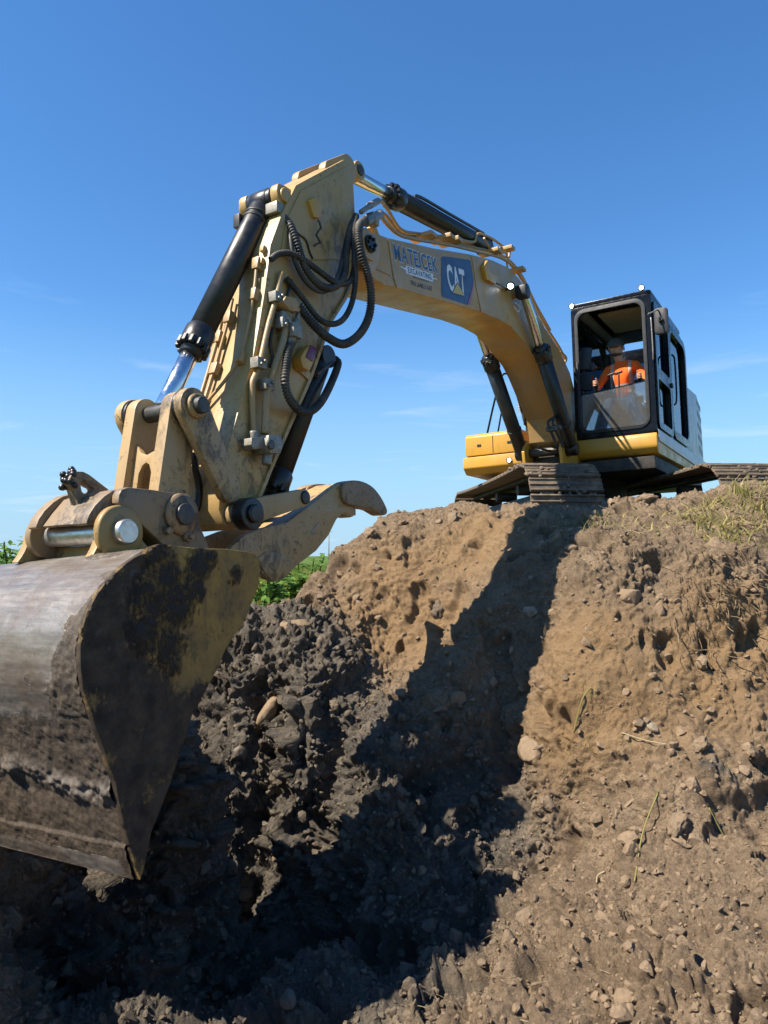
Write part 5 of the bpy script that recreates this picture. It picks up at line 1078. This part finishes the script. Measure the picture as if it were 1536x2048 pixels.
# inside: monitors, consoles, levers, seat
mn = MB(); rot = Matrix.Rotation(R(10), 3, 'Z') @ Matrix.Rotation(R(-8), 3, 'X'); mn.box((1.22, .40, 3.22), (.03, .085, .17), rot); part(mn, 'monitor', 'plastic', .012)
part(MB().box((1.20, .50, 3.08), (.04, .05, .06), Matrix.Rotation(R(35), 3, 'X')), 'camera_monitor', 'plastic', .01)
part(MB().box((1.20, .37, 2.86), (.03, .12, .13), Matrix.Rotation(R(-10), 3, 'X')), 'lower_monitor', 'plastic', .01)
part(MB().tube([(1.1, .34, 2.5), (1.17, .36, 2.9), (1.18, .38, 3.2)], .02, 8, .04), 'monitor_post', 'plastic', 0)
for b_ in (.555, 1.19):
    cn = part(MB().box((.86, b_, 2.49), (.34, .09, .12)), 'armrest_console', 'plastic', .03)
    MB().tube([(1.20, b_, 2.60), (1.23, b_, 2.69), (1.25, b_ + .0, 2.77)], .016, 8, .02).build('joystick', M['plastic'], cn)
    MB().lathe((1.245, b_, 2.73), (1.28, b_, 2.89), [(0, .022), (.03, .030), (.08, .032), (.11, .026), (.125, .01)], 14).build('joystick_grip', M['plastic'], cn)
for (b_, hh), bq in zip(((.77, 2.92), (.885, 2.93)), (.78, .87)):
    tl_ = part(MB().tube([(1.12, bq, 1.96), (1.16, bq, 2.5), (1.2, b_, hh - .02)], .013, 8, .03), 'travel_lever', 'plastic', 0)
    MB().tube([(1.19, b_ - .055, hh - .012), (1.2, b_, hh), (1.2, b_ + .055, hh + .012)], .022, 8, .02).build('lever_knob', M['plastic'], tl_)
st = empty('seat', (.30, .05, -.03), parent=cab)
MB().box((.42, .82, 2.40), (.27, .25, .07)).build('seat_cushion', M['plastic'], st, .04)
MB().box((.12, .82, 2.70), (.07, .22, .30), Matrix.Rotation(R(-8), 3, 'Y')).build('seat_back', M['plastic'], st, .05)
MB().box((.40, .82, 2.13), (.22, .2, .19)).build('seat_base', M['plastic'], st, .02)
part(MB().box((-.55, .86, 2.35), (.45, .5, .38)), 'rear_locker', 'plastic', .02)

# ---- crawler tracks (they point straight out over the crest)
EXW = Matrix.Translation((3.48, 12.2, 1.4)) @ EXM.to_4x4()
def loopframe(s, L0, r):
    """position and direction along the belt: front idler at y=0, sprocket at y=L0, both radius r"""
    per = 2 * L0 + 2 * math.pi * r; s %= per
    if s < L0: return (s, 2 * r, 1, 0)
    s -= L0
    if s < math.pi * r: q = s / r; return (L0 + r * math.sin(q), r + r * math.cos(q), math.cos(q), -math.sin(q))
    s -= math.pi * r
    if s < L0: return (L0 - s, 0, -1, 0)
    q = (s - L0) / r; return (-r * math.sin(q), r - r * math.cos(q), -math.cos(q), math.sin(q))
SW = .475
sm = MB()                                     # one shoe: a pressed plate with three grousers
prof = [(-.098, 0), (-.092, .040), (-.076, .040), (-.066, .016), (-.012, .016), (-.006, .036), (.008, .036), (.014, .016), (.062, .016), (.070, .036), (.084, .036), (.098, .004), (.098, -.012), (-.098, -.012)]
n_ = len(prof); sm.add([(-SW, u, v) for u, v in prof] + [(SW, u, v) for u, v in prof], [tuple(range(n_)), tuple(range(2 * n_ - 1, n_ - 1, -1))] + [(i, (i + 1) % n_, (i + 1) % n_ + n_, i + n_) for i in range(n_)])
shoe_me = sm.mesh('track_shoe', M['track'], .004, 1)
lk_me = MB().box((-.09, 0, -.065), (.028, .085, .05)).box((.09, 0, -.065), (.028, .085, .05)).mesh('link', M['under'])
for xc in (2.265, 4.675):
    t = empty('crawler_track', parent=EX); t.matrix_parent_inverse = EXW.inverted(); t.location = (xc, 9.62, 1.80); t.rotation_euler = (0, 0, R(5.0))
    L0, r = 4.3, .47; per = 2 * L0 + 2 * math.pi * r; ns = 58
    for k in range(ns):
        y, z, dy, dz = loopframe((k + .35) * per / ns, L0, r)
        if dz == 0 and dy == 1:
            z -= .035 * math.sin(math.pi * min(1, y / L0)) ** .7       # the upper run sags
        o = bpy.data.objects.new('track_shoe', shoe_me); COL.objects.link(o); o.parent = t
        nrm = Vector((0, -dz, dy)); tg = Vector((0, dy, dz)); xx = tg.cross(nrm)
        o.matrix_local = Matrix.Translation(Vector((0, y, z)) + nrm * .05) @ Matrix((xx, tg, nrm)).transposed().to_4x4() @ Matrix.Rotation(random.uniform(-.015, .015), 4, 'X')
    ch_ = MB()
    for k in range(ns):
        y, z, dy, dz = loopframe((k + .85) * per / ns, L0, r); c = Vector((0, y, z)) - Vector((0, -dz, dy)) * .03
        for x_ in (-.10, .10): ch_.beam(c + Vector((x_, 0, 0)) - Vector((0, dy, dz)) * .10, c + Vector((x_, 0, 0)) + Vector((0, dy, dz)) * .10, .05, .10, (1, 0, 0))
    c_ = ch_.build('link_chain', M['under'], t, .006); c_['kind'] = 'stuff'
    MB().beam((0, .3, .47), (0, 3.95, .47), .34, .36).build('track_frame', M['under'], t, .02)
    MB().cyl((-.07, 0, .47), (.07, 0, .47), .40, 32).build('idler_wheel', M['under'], t, .01)
    MB().cyl((-.06, L0, .47), (.06, L0, .47), .38, 24).build('sprocket', M['under'], t, .01)
    for k in range(8): MB().cyl((-.19, .45 + k * .48, .14), (.19, .45 + k * .48, .14), .10, 18).build('bottom_roller', M['under'], t, .008)
    for k in range(2): MB().cyl((-.17, 1.2 + k * 1.3, .78), (.17, 1.2 + k * 1.3, .78), .08, 18).build('carrier_roller', M['under'], t, .008)
    # mud packed on the shoes at the front
    cb = MB()
    for k in range(260):
        y, z, dy, dz = loopframe(per - random.uniform(-.5, 1.3) * 1.0, L0, r); nrm = Vector((0, -dz, dy))
        c = Vector((random.uniform(-SW, SW), y, z)) + nrm * random.uniform(.06, .085); s_ = random.uniform(.012, .04) * random.choice((.6, 1, 1))
        cb.lathe(c - nrm * s_, c + nrm, [(0, s_ * .8), (s_ * .7, s_ * random.uniform(.9, 1.5)), (s_ * 1.4, s_ * .7)], 6)
    cb = cb.build('packed_mud', M['track'], t); cb['kind'] = 'stuff'
cbd = MB().box((1.2, 2.0, .42), (.85, 1.1, .22)).build('car_body', M['under'], EX, .02); cbd.matrix_parent_inverse = EXW.inverted(); cbd.location = (2.265, 9.62, 1.80)

# ------------------------------------------------------------------ the operator
def skinned(name, joints, edges, mats, assign, sub=2, parent=None, root=0):
    me = bpy.data.meshes.new(name); me.from_pydata([j[:3] for j in joints], edges, [])
    o = bpy.data.objects.new(name, me); COL.objects.link(o)
    sk = o.modifiers.new('Skin', 'SKIN'); sk.use_smooth_shade = True
    for i, j in enumerate(joints):
        d_ = me.skin_vertices[0].data[i]; d_.radius = (j[3], j[4] if len(j) > 4 else j[3]); d_.use_root = (i == root)
    sb2 = o.modifiers.new('Sub', 'SUBSURF'); sb2.levels = sub; sb2.render_levels = sub
    dg = bpy.context.evaluated_depsgraph_get(); me2 = bpy.data.meshes.new_from_object(o.evaluated_get(dg)); bpy.data.objects.remove(o)
    me2.name = name; me2.materials.clear()
    for m in mats: me2.materials.append(M[m])
    for p in me2.polygons: p.material_index = assign(p.center); p.use_smooth = True
    o = bpy.data.objects.new(name, me2); COL.objects.link(o)
    if parent is not None: o.parent = parent
    return o
PERSON = empty('person', (3.48, 12.2, 1.4), 'man in an orange shirt and grey cap seated at the excavator controls', 'person'); PERSON.rotation_euler = EXM.to_euler(); PERSON.location = Vector((3.48, 12.2, 1.4)) + EXM @ Vector((.30, .05, -.03))
J = [(.42, .83, 2.56, .150, .165), (.46, .825, 2.74, .150, .185), (.52, .815, 2.95, .145, .205), (.55, .805, 3.12, .110, .185), (.575, .790, 3.205, .070), (.61, .772, 3.265, .062),      # 0 pelvis .. 5 neck top
     (.635, .755, 3.365, .098, .092), (.615, .750, 3.470, .118, .110), (.60, .750, 3.545, .085),                                                                                    # 6 face 7 skull 8 crown
     (.55, .60, 3.10, .085), (.64, .49, 2.90, .062), (.82, .47, 2.77, .047), (.93, .505, 2.80, .036),                                                                              # 9 right shoulder, upper arm, elbow, wrist
     (.55, 1.01, 3.12, .085), (.60, 1.15, 2.92, .062), (.76, 1.16, 2.78, .047), (.92, 1.145, 2.82, .036),                                                                          # 13 left
     (.55, .72, 2.52, .115), (.92, .66, 2.54, .082), (.97, .65, 2.28, .060), (.93, .65, 2.05, .048), (1.07, .64, 2.01, .042),                                                    # 17 right leg
     (.55, .94, 2.52, .115), (.92, 1.00, 2.54, .082), (.97, 1.01, 2.28, .060), (.93, 1.01, 2.05, .048), (1.07, 1.02, 2.01, .042),
     (.700, .748, 3.385, .030), (.712, .745, 3.415, .014)]                                                                                                                         # 27 chin, 28 nose
E_ = [(0, 1), (1, 2), (2, 3), (3, 4), (4, 5), (5, 6), (6, 7), (7, 8), (3, 9), (9, 10), (10, 11), (11, 12), (3, 13), (13, 14), (14, 15), (15, 16), (0, 17), (17, 18), (18, 19), (19, 20), (20, 21), (0, 22), (22, 23), (23, 24), (24, 25), (25, 26)]
J = J[:27]
def who(c):
    a, b, h = c
    if h > 3.20 and abs(b - .78) < .15: return 0
    if (b < .58 and a > .80 and h > 2.6) or (b > 1.07 and a > .76 and h > 2.6): return 0
    if h < 2.66 and a < 1.4 and not (b < .56 or b > 1.1): return 2
    if a > .68 and h < 2.62: return 2
    if h > 2.66 and (abs(b - .68) < .020 or abs(b - .945) < .020) and a > .5: return 3
    if 2.80 < h < 2.835 and .55 < b < 1.08: return 3
    return 1
body = skinned('body', J, E_, ('skin', 'shirt', 'jeans', 'reflective'), who, 4, PERSON)
hd_ = Vector((.628, .752, 3.405)); HS = 1.13
hf = Vector((.95, -.22, -.16)).normalized(); hs_ = Vector((0, 0, 1)).cross(hf).normalized(); hu = hf.cross(hs_).normalized(); hs_ = (hs_ + hu * -.12).normalized()
HM = Matrix((hf, hs_, hu)).transposed()
def hp_(x, y, z): return hd_ + HM @ Vector((x, y, z)) * HS
def ell(mb, c, r, n=14, m=10, keep=None):
    vs = []; fs = []
    for i in range(m + 1):
        for k in range(n):
            q = math.pi * i / m; w = 2 * math.pi * k / n; vs.append(Vector((r[0] * math.sin(q) * math.cos(w), r[1] * math.sin(q) * math.sin(w), r[2] * math.cos(q))))
    for i in range(m):
        for k in range(n):
            f = (i * n + k, (i + 1) * n + k, (i + 1) * n + (k + 1) % n, i * n + (k + 1) % n)
            if keep is None or all(keep(vs[j]) for j in f): fs.append(f)
    mb.add([Vector(c) + HM @ v * HS for v in vs], fs, True); return mb
ell(MB(), hp_(.085, 0, -.005), (.030, .016, .024)).build('nose', M['skin'], PERSON)
for s in (1, -1):
    ell(MB(), hp_(.082, s * .036, .022), (.012, .016, .009)).build('eye', M['eye'], PERSON)
    ell(MB(), hp_(-.005, s * .102, .0), (.024, .012, .036)).build('ear', M['skin'], PERSON)
ell(MB(), hp_(.022, 0, -.048), (.082, .086, .066), 18, 12, lambda v: v.z < -.012 and v.x > -.02).build('beard', M['beard'], PERSON)
ell(MB(), hp_(.098, 0, -.046), (.010, .026, .007)).build('mouth', M['skin'], PERSON)
capo = ell(MB(), hp_(-.012, 0, .045), (.120, .108, .108), 20, 14, lambda v: v.z > -.012).build('cap', M['cap'], PERSON)
br_ = MB(); n_ = 14
rim = [(.085 + .0 * k, .085 * math.sin(math.pi * (k / n_ - .5)), 0) for k in range(n_ + 1)]
top_ = [hp_(.105 * math.cos(math.pi * (k / n_ - .5)) - .012, .100 * math.sin(math.pi * (k / n_ - .5)), .045) for k in range(n_ + 1)]
out_ = [hp_(.185 * math.cos(math.pi * (k / n_ - .5)) ** .6 - .012 if 0 < k < n_ else -.012, .108 * math.sin(math.pi * (k / n_ - .5)), .040) for k in range(n_ + 1)]
vs = [tuple(v) for v in top_ + out_] + [tuple(v - HM @ Vector((0, 0, .006))) for v in top_ + out_]; m1 = n_ + 1
br_.add(vs, [(k, k + 1, m1 + k + 1, m1 + k) for k in range(n_)] + [(2 * m1 + k, 3 * m1 + k, 3 * m1 + k + 1, 2 * m1 + k + 1) for k in range(n_)] + [(m1 + k, m1 + k + 1, 3 * m1 + k + 1, 3 * m1 + k) for k in range(n_)], True)
br_.build('cap_brim', M['cap_light'], capo)
for sb__, wr, gp in ((-1, Vector((.93, .505, 2.80)), Vector((.955, .505, 2.83))), (1, Vector((.92, 1.145, 2.82)), Vector((.955, 1.14, 2.83)))):
    jj = [(*wr, .034), (*(wr + Vector((.045, .0, .020))), .036, .022)]; ee = [(0, 1)]
    for k in range(4):          # four fingers closed round the grip, unequal
        base = len(jj); z_ = .052 - .022 * k; ln = (.9, 1.0, .95, .78)[k]; s = sb__
        jj += [(wr.x + .065, wr.y + s * .028, wr.z + z_, .0115), (wr.x + .065 + .030 * ln, wr.y + s * .020, wr.z + z_ + .004, .011), (wr.x + .060 + .040 * ln, wr.y - s * .014 * ln, wr.z + z_ + .002, .010), (wr.x + .052 + .024 * ln, wr.y - s * .034 * ln, wr.z + z_, .009)]
        ee += [(1, base), (base, base + 1), (base + 1, base + 2), (base + 2, base + 3)]
    base = len(jj); jj += [(wr.x + .045, wr.y - sb__ * .026, wr.z + .046, .013), (wr.x + .072, wr.y - sb__ * .026, wr.z + .078, .011), (wr.x + .094, wr.y - sb__ * .012, wr.z + .096, .010)]; ee += [(1, base), (base, base + 1), (base + 1, base + 2)]
    skinned('hand', jj, ee, ('skin',), lambda c: 0, 2, PERSON)

# ------------------------------------------------------------------ stones, clods, roots and plants on the bank
_TPd = TP
def on_bank(x, y):
    """the point of the finished bank surface nearest above (x, y)"""
    k = int(np.argmin((_TPd[:, 0] - x) ** 2 + (_TPd[:, 1] - y) ** 2)); return Vector(_TPd[k]), Vector(TN[k])
def _ico(sub):
    bm = bmesh.new(); bmesh.ops.create_icosphere(bm, subdivisions=sub, radius=1); V = np.array([v.co[:] for v in bm.verts]); Fq = np.array([[v.index for v in f.verts] for f in bm.faces]); bm.free(); return V, Fq
I1, I3 = _ico(2), _ico(4)
def lumpy(V, seed, amt=.3, sc=.9):
    o = np.array([seed * 7.1, seed * 3.3, seed * 5.7]); r = 1 + amt * fbm(V + o, sc, 4, .55, seed % 97); return V * r[:, None]
def shard(V, k):
    rs = np.random.default_rng(k)
    for _ in range(6):
        d = rs.normal(size=3); d /= np.linalg.norm(d); t = V @ d; V = V - np.maximum(t - rs.uniform(.4, .8), 0)[:, None] * d * .9
    return V * rs.uniform(.7, 1.3, 3)
def stone(label, xy, size, mat, seed, sink=.25, rot=0.0, group=None, name='stone', cat='stone'):
    p, n = on_bank(*xy); V = lumpy(I3[0], seed, .34, .9)
    # a few flattened facets
    rs = np.random.default_rng(seed)
    for _ in range(9):
        d = rs.normal(size=3); d /= np.linalg.norm(d); t = V @ d; lim = rs.uniform(.55, .95); V = V - np.maximum(t - lim, 0)[:, None] * d * .85
    V = lumpy(V, seed + 900, .07, .25) * np.array(size); m = np_mesh(name, V, I3[1], M[mat]); o = bpy.data.objects.new(name, m); COL.objects.link(o)
    o.location = p + n * (size[2] * (1 - 2 * sink) - .008); o.rotation_euler = (n.to_track_quat('Z', 'Y') @ Matrix.Rotation(rot, 3, 'Z').to_quaternion()).to_euler()
    return tag(o, label, cat, group)
STN = [(1.961,5.81),(1.062,5.34),(-0.985,6.15),(-1.191,6.05),(-1.35,6.18),(-1.062,6.28),(-0.778,6.46),(1.837,5.07),(1.283,4.08),(0.261,4.99),(0.189,5.02),(-0.767,3.99),(-0.496,3.88),(1.248,6.24)]
SP_ = [('round brown stone half buried high on the sunlit bank', (0.101, 0.088, 0.079), 'stone'),
       ('rounded stone at the right edge of the long shadow', (0.097, 0.106, 0.079), 'stone'),
       ('tall tan boulder standing among the dark clods beside the bucket', (0.079, 0.15, 0.079), 'stone'),
       ('grey rounded stone between the bucket and the tall tan boulder', (0.079, 0.088, 0.07), 'stone_grey'),
       ('dark stone in the shade next to the bucket side plate', (0.062, 0.079, 0.053), 'stone_grey'),
       ('flat grey slab leaning in the dark clods below the thumb', (0.062, 0.132, 0.031), 'stone_grey'),
       ('tan stone at the top edge of the dark clods by the field', (0.097, 0.141, 0.053), 'stone'),
       ('pale whitish stone on the dry dirt right of the shadow', (0.053, 0.04, 0.031), 'stone_pale'),
       ('flat tan stone low on the sunlit slope', (0.062, 0.035, 0.035), 'stone'),
       ('larger of two round stones in the deep shadow', (0.037, 0.04, 0.035), 'stone'),
       ('smaller of two round stones in the deep shadow', (0.029, 0.031, 0.026), 'stone'),
       ('smooth wet stone at the bottom edge, left one of two', (0.053, 0.053, 0.053), 'stone_pale'),
       ('smooth wet stone at the bottom edge, right one of two', (0.07, 0.044, 0.044), 'stone_grey'),
       ('whitish clay lump inside the upper shadow', (0.053, 0.079, 0.026), 'stone_pale')]
for k, ((lab, sz, mt), xy) in enumerate(zip(SP_, STN)): stone(lab, xy, sz, mt, 11 + k * 3, .47 if k != 3 else .3, rot=k * 1.3)
# clods large enough to pick out
CLD = [(0.532,6.93),(2.201,7.64),(2.909,8.09),(0.739,7.81),(1.637,7.48),(-0.136,7.61),(2.952,6.38),(2.098,4.9),(1.768,4.51),(2.947,7.59),(-0.554,6.34),(-0.283,6.59),(-0.034,6.2),(-0.548,5.85),(-0.831,5.91),(0.086,5.77),(-0.417,6.13)]
CL_ = ['black clod overhanging the top of the shadow on the upper face', 'brown clod on the crest below the right end of the left track', 'brown clod on the crest under the middle of the cab', 'clod on the crest left of the left hand track', 'clod on the crest against the front of the left track',
       'clod on the skyline of the bank right of the thumb', 'rooty clod below the grass on the right of the crest', 'crumbling clod beside the dark hole on the right', 'crumbling clod in the lower right of the sunlit slope', 'brown clod among the grass below the right track',
       'damp clod near the top of the dark clods below the tan stone', 'damp clod where the dark clods meet the sandy face', 'damp clod at the shadow edge beside the sandy face', 'damp clod in the middle of the sunlit dark clods', 'damp clod low in the sunlit dark clods near the bucket', 'damp clod just inside the lower shadow', 'damp clod right of the tall tan boulder']
for k, xy in enumerate(CLD):
    r_ = random.Random(k); s_ = r_.uniform(.055, .095)
    p, n = on_bank(*xy); V = lumpy(I3[0], 200 + k, .5, .55)
    rs = np.random.default_rng(k)
    for _ in range(7):
        d = rs.normal(size=3); d /= np.linalg.norm(d); t = V @ d; V = V - np.maximum(t - rs.uniform(.5, .85), 0)[:, None] * d * .8
    V = lumpy(V, 300 + k, .34, .22) * np.array((s_ * r_.uniform(.9, 1.5), s_, s_ * .75)); wet_ = k >= 10 or k == 0  # first clod darkened as well, in place of the claw's cast shadow
    m = np_mesh('clod', V, I3[1], M['clod']); np_attr(m, 'wet', np.full(len(V), .8 if wet_ else .15)); o = bpy.data.objects.new('clod', m); COL.objects.link(o)
    o.location = p + n * s_ * .15; o.rotation_euler = (r_.uniform(0, 3), r_.uniform(0, 3), r_.uniform(0, 3))
    tag(o, CL_[k], 'dirt clod', 'dark damp clods in the bank' if wet_ else 'brown clods on the bank')
# crumbs and pebbles, uncountable
rc = np.random.default_rng(3)
az_all = np.degrees(np.arctan2(TP[:, 0], TP[:, 1])); rr_all = np.hypot(TP[:, 0], TP[:, 1])
cand = np.where((np.abs(az_all) < 33) & (rr_all > 2.4) & (rr_all < 9.2) & (T_turf < .1))[0]
wgt = (0.35 + T_wet[cand] * .9) * rr_all[cand] * np.where(T_sandy[cand] > .4, .45, 1); wgt *= 1 + 1.3 * (TP[cand, 0] > .2) * np.clip((5.5 - rr_all[cand]) / 2, 0, 1); wgt /= wgt.sum()
def scatter(name, n, smin, smax, mat, seed, base, sink=.1, alpha=2.2):
    rs = np.random.default_rng(seed); idx = rs.choice(cand, n, p=wgt); V0, F0 = base; vs = []; nv = len(V0)
    var = [shard(lumpy(lumpy(V0, seed * 10 + k, .6, .7), seed * 10 + k + 50, .4, .3), k) for k in range(14)]
    u = rs.uniform(0, 1, n); S = smin * (1 - u * (1 - (smin / smax) ** alpha)) ** (-1 / alpha)
    A = rs.normal(size=(n, 4)); A /= np.linalg.norm(A, axis=1)[:, None]; out = np.empty((n, nv, 3))
    for i in range(n):
        w, x, y, z = A[i]; Rm = np.array([[1 - 2 * (y * y + z * z), 2 * (x * y - z * w), 2 * (x * z + y * w)], [2 * (x * y + z * w), 1 - 2 * (x * x + z * z), 2 * (y * z - x * w)], [2 * (x * z - y * w), 2 * (y * z + x * w), 1 - 2 * (x * x + y * y)]])
        out[i] = (var[i % 14] * np.array((1.15, .95, .8))) @ Rm.T * S[i] + TP[idx[i]] + TN[idx[i]] * S[i] * (.5 - sink)
    Fq = (F0[None] + (np.arange(n) * nv)[:, None, None]).reshape(-1, 3); m = np_mesh(name, out.reshape(-1, 3), Fq, M[mat], mat != 'clod')
    np_attr(m, 'wet', np.repeat(np.clip(T_wet[idx] * 1.1, 0, 1), nv)); o = bpy.data.objects.new(name, m); COL.objects.link(o); tag(o, kind='stuff'); return o
I0 = _ico(1)
scatter('dirt_crumbs', 4200, .013, .055, 'clod', 4, I1, .25, 2.6)
scatter('broken_clods', 800, .022, .072, 'clod', 12, I1, .46, 2.0)
scatter('fine_crumbs', 8000, .006, .016, 'clod', 5, I0)
scatter('pebbles', 1500, .005, .022, 'stone', 6, I1, .15, 2.6)
scatter('pale_pebbles', 240, .005, .014, 'stone_pale', 8, I1, .15, 2.6)
# strands: torn roots and dry stems
def strands(name, pts, length, r, mat, seed, droop=.6, jitter=.5):
    rd = random.Random(seed); mb = MB(); sh = []
    for p, n in pts:
        d = Vector((rd.gauss(0, 1), rd.gauss(0, 1), rd.gauss(-droop, .6))); d = (d - n * d.dot(n) * .7).normalized(); L_ = length * rd.uniform(.4, 1.2); q = [p + n * .004]
        for k in range(4):
            d = (d + Vector((rd.gauss(0, jitter), rd.gauss(0, jitter), rd.gauss(-.15, jitter))) * .5 + n * .12).normalized(); q.append(q[-1] + d * L_ / 4)
        v0 = len(mb.v); mb.tube(q, r * rd.uniform(.6, 1.2), 4, L_ / 8); sh += [rd.random()] * (len(mb.v) - v0)
    m = mb.mesh(name, M[mat]); np_attr(m, 'shade', sh); o = bpy.data.objects.new(name, m); COL.objects.link(o); return o
def around(xys, n, spread, seed):
    rd = random.Random(seed); return [on_bank(x + rd.gauss(0, spread), y + rd.gauss(0, spread)) for x, y in (xys[rd.randrange(len(xys))] for _ in range(n))]
tag(strands('roots', around([(2.465,5.87),(2.612,5.84),(2.677,5.73),(2.448,5.66),(2.327,5.52),(2.731,5.92),(2.929,5.99),(2.91,5.8)], 240, .12, 1), .22, .0032, 'root', 1, 1.4), kind='stuff')
tag(strands('fine_roots', around([(2.274,6.21),(2.615,6.21),(2.913,6.21),(2.082,6.27),(3.291,6.53),(2.354,5.99),(1.814,6.1)], 260, .22, 2), .13, .002, 'root', 2, .9), kind='stuff')
tag(strands('dry_stems', around([(2.771,7.54),(2.888,7.19),(3.241,7.2),(3.424,6.97),(2.248,6.76),(3.755,7.42),(3.289,7.53),(3.603,7.53)], 240, .22, 3), .24, .0028, 'straw', 3, .2, .4), kind='stuff')
tag(strands('scattered_straw', [on_bank(*TP[i][:2]) for i in rc.choice(cand, 170, p=wgt)], .12, .0016, 'straw', 4, .2, .35), kind='stuff')
# clumps of torn-up grass along the crest
TUF = [(3.176,7.22),(3.202,6.81),(3.63,7.18),(3.718,7.55),(3.898,7.4),(2.696,7.34),(2.087,6.48),(1.92,7.28),(3.412,7.57),(3.494,6.7)]
TL_ = ['bent yellow green grass clump hanging left of the big root ball', 'yellow grass clump fanning out right of the root ball', 'thick pale grass clump at the right edge of the crest', 'upright green blades in front of the right hand track', 'grass clump on the crest in the far right corner',
       'flattened dry grass lying on the crest below the cab', 'few thin grass blades lying over the top of the shadow', 'dark green grass in the shade under the left hand track', 'straw coloured tuft rising beside the end of the track', 'lower small grass clump at the right edge of the picture']
for k, ((x, y), lb) in enumerate(zip(TUF, TL_)):
    p, n = on_bank(x, y); rs = np.random.default_rng(40 + k); cnt = (80, 110, 120, 26, 70, 40, 22, 50, 36, 40)[k]; sp_ = (.10, .14, .18, .06, .16, .22, .2, .2, .10, .12)[k]
    sx_ = rs.normal(0, sp_, cnt); sy_ = rs.normal(0, sp_, cnt)
    spots = np.array([tuple(on_bank(x + a, y + b)[0] - Vector((0, 0, .02))) for a, b in zip(sx_, sy_)])
    o = blades('grass_clump', spots, M['grass' if k == 7 else 'drygrass'], .12, (.30, .34, .34, .40, .30, .24, .26, .20, .30, .26)[k], .0095, 1.5 if k not in (3,) else .4, .8, 60 + k, 5)
    tag(o, lb, 'grass', 'torn grass clumps along the crest')
SML = [(1.428,5.23),(1.444,5.19),(1.732,4.65),(1.278,5.07)]
o = blades('green_blades', np.array([tuple(on_bank(x + random.gauss(0, .05), y + random.gauss(0, .05))[0]) for x, y in SML for _ in range(7)]), M['drygrass'], .06, .22, .003, 1.2, 1, 9, 4); tag(o, kind='stuff')
STK = [[(1.622,5.03),(1.757,4.97),(1.886,4.92)], [(1.448,4.3),(1.595,4.54),(1.737,4.68)], [(1.339,5.2),(1.407,5.22),(1.478,5.25)], [(1.98,4.52),(2.068,4.5),(2.143,4.48)], [(-0.765,6.65),(-0.605,6.9),(-0.372,6.96)], [(1.257,4.39),(1.295,4.47),(1.329,4.46)]]
SL_ = ['straw stalk lying level across the middle of the sunlit slope', 'long thin grass blade pointing up the sunlit slope', 'green grass blade beside the small green tuft', 'short green stalk below the dark hole at the right', None, 'pale curled root beside the reddish lump']
for k, (q, lb) in enumerate(zip(STK, SL_)):
    if not lb: continue
    pts_ = [on_bank(*xy) for xy in q]; pts_ = [p + n * (.012 + .01 * (i == 1)) for i, (p, n) in enumerate(pts_)]
    mb = MB().tube(pts_, .0045, 6, .02); m = mb.mesh('stalk', M['straw' if k in (0, 5) else 'drygrass']); np_attr(m, 'shade', np.full(len(mb.v), .8 if k in (0, 5) else .5)); o = bpy.data.objects.new('stalk', m); COL.objects.link(o); tag(o, lb, 'plant stalk')

# ------------------------------------------------------------------ field edge: weeds, marker post, far pole
WD = ((-722, 10.2, 1.74, 'low bushy weed in front of the tallest leafy weed'), (-690, 12.2, 1.86, 'leafy weed showing over the far bucket hinge ear'), (-758, 10.5, 1.72, 'bushy leafy weed at the very left edge of the picture'), (-735, 11.5, 1.84, 'tallest leafy weed behind the far end of the bucket'), (-715, 12.5, 1.78, 'leafy weed just left of the far bucket hinge ear'), (-697, 10.8, 1.70, 'leafy weed half hidden by the far bucket hinge ear'), (-746, 12.6, 1.80, 'leafy weed standing behind the bushy one at the left edge'))
for k, (px, d, h, lb) in enumerate(WD):
    x = px / 1450 * d; z = ground_z(x, d); w = leafy('weed', x, d, z, h - z, 70 + k); tag(w, lb, 'weed', 'leafy weeds behind the bucket')
WG = ((-250, 11.0, 1.50, 'weed half hidden behind the lower edge of the thumb'), (-215, 13.0, 1.62, 'taller weed in the middle of the gap below the thumb'), (-185, 11.5, 1.35, 'weed beside the dark clods in the gap below the thumb'), (-160, 14.5, 1.58, 'weed close to the sandy bank in the gap below the thumb'))
for k, (px, d, h, lb) in enumerate(WG):
    x = px / 1450 * d; z = ground_z(x, d); w = leafy('weed', x, d, z, max(.6, h - z), 90 + k); tag(w, lb, 'weed', 'weeds in the gap below the thumb')
mp_ = empty('marker_post', (-1.37, 14.0, ground_z(-1.37, 14.0)), 'short orange marker post standing in the grass left of the dirt bank', 'marker post')
MB().lathe((0, 0, 0), (0, 0, 1), [(0, .018), (1.0, .018)], 10).build('stake', M['wood'], mp_)
MB().lathe((0, 0, .98), (0, 0, 2), [(0, .034), (.24, .034), (.25, .028)], 12).build('orange_cap', M['orange_post'], mp_)
up_ = empty('utility_pole', (-16.7, 220, 0), 'thin distant utility pole beyond the crop field', 'utility pole')
MB().lathe((0, 0, 0), (0, 0, 9), [(0, .16), (9.4, .10)], 8).build('pole', M['wood'], up_); MB().box((0, 0, 8.9), (1.1, .05, .06)).build('crossarm', M['wood'], up_)
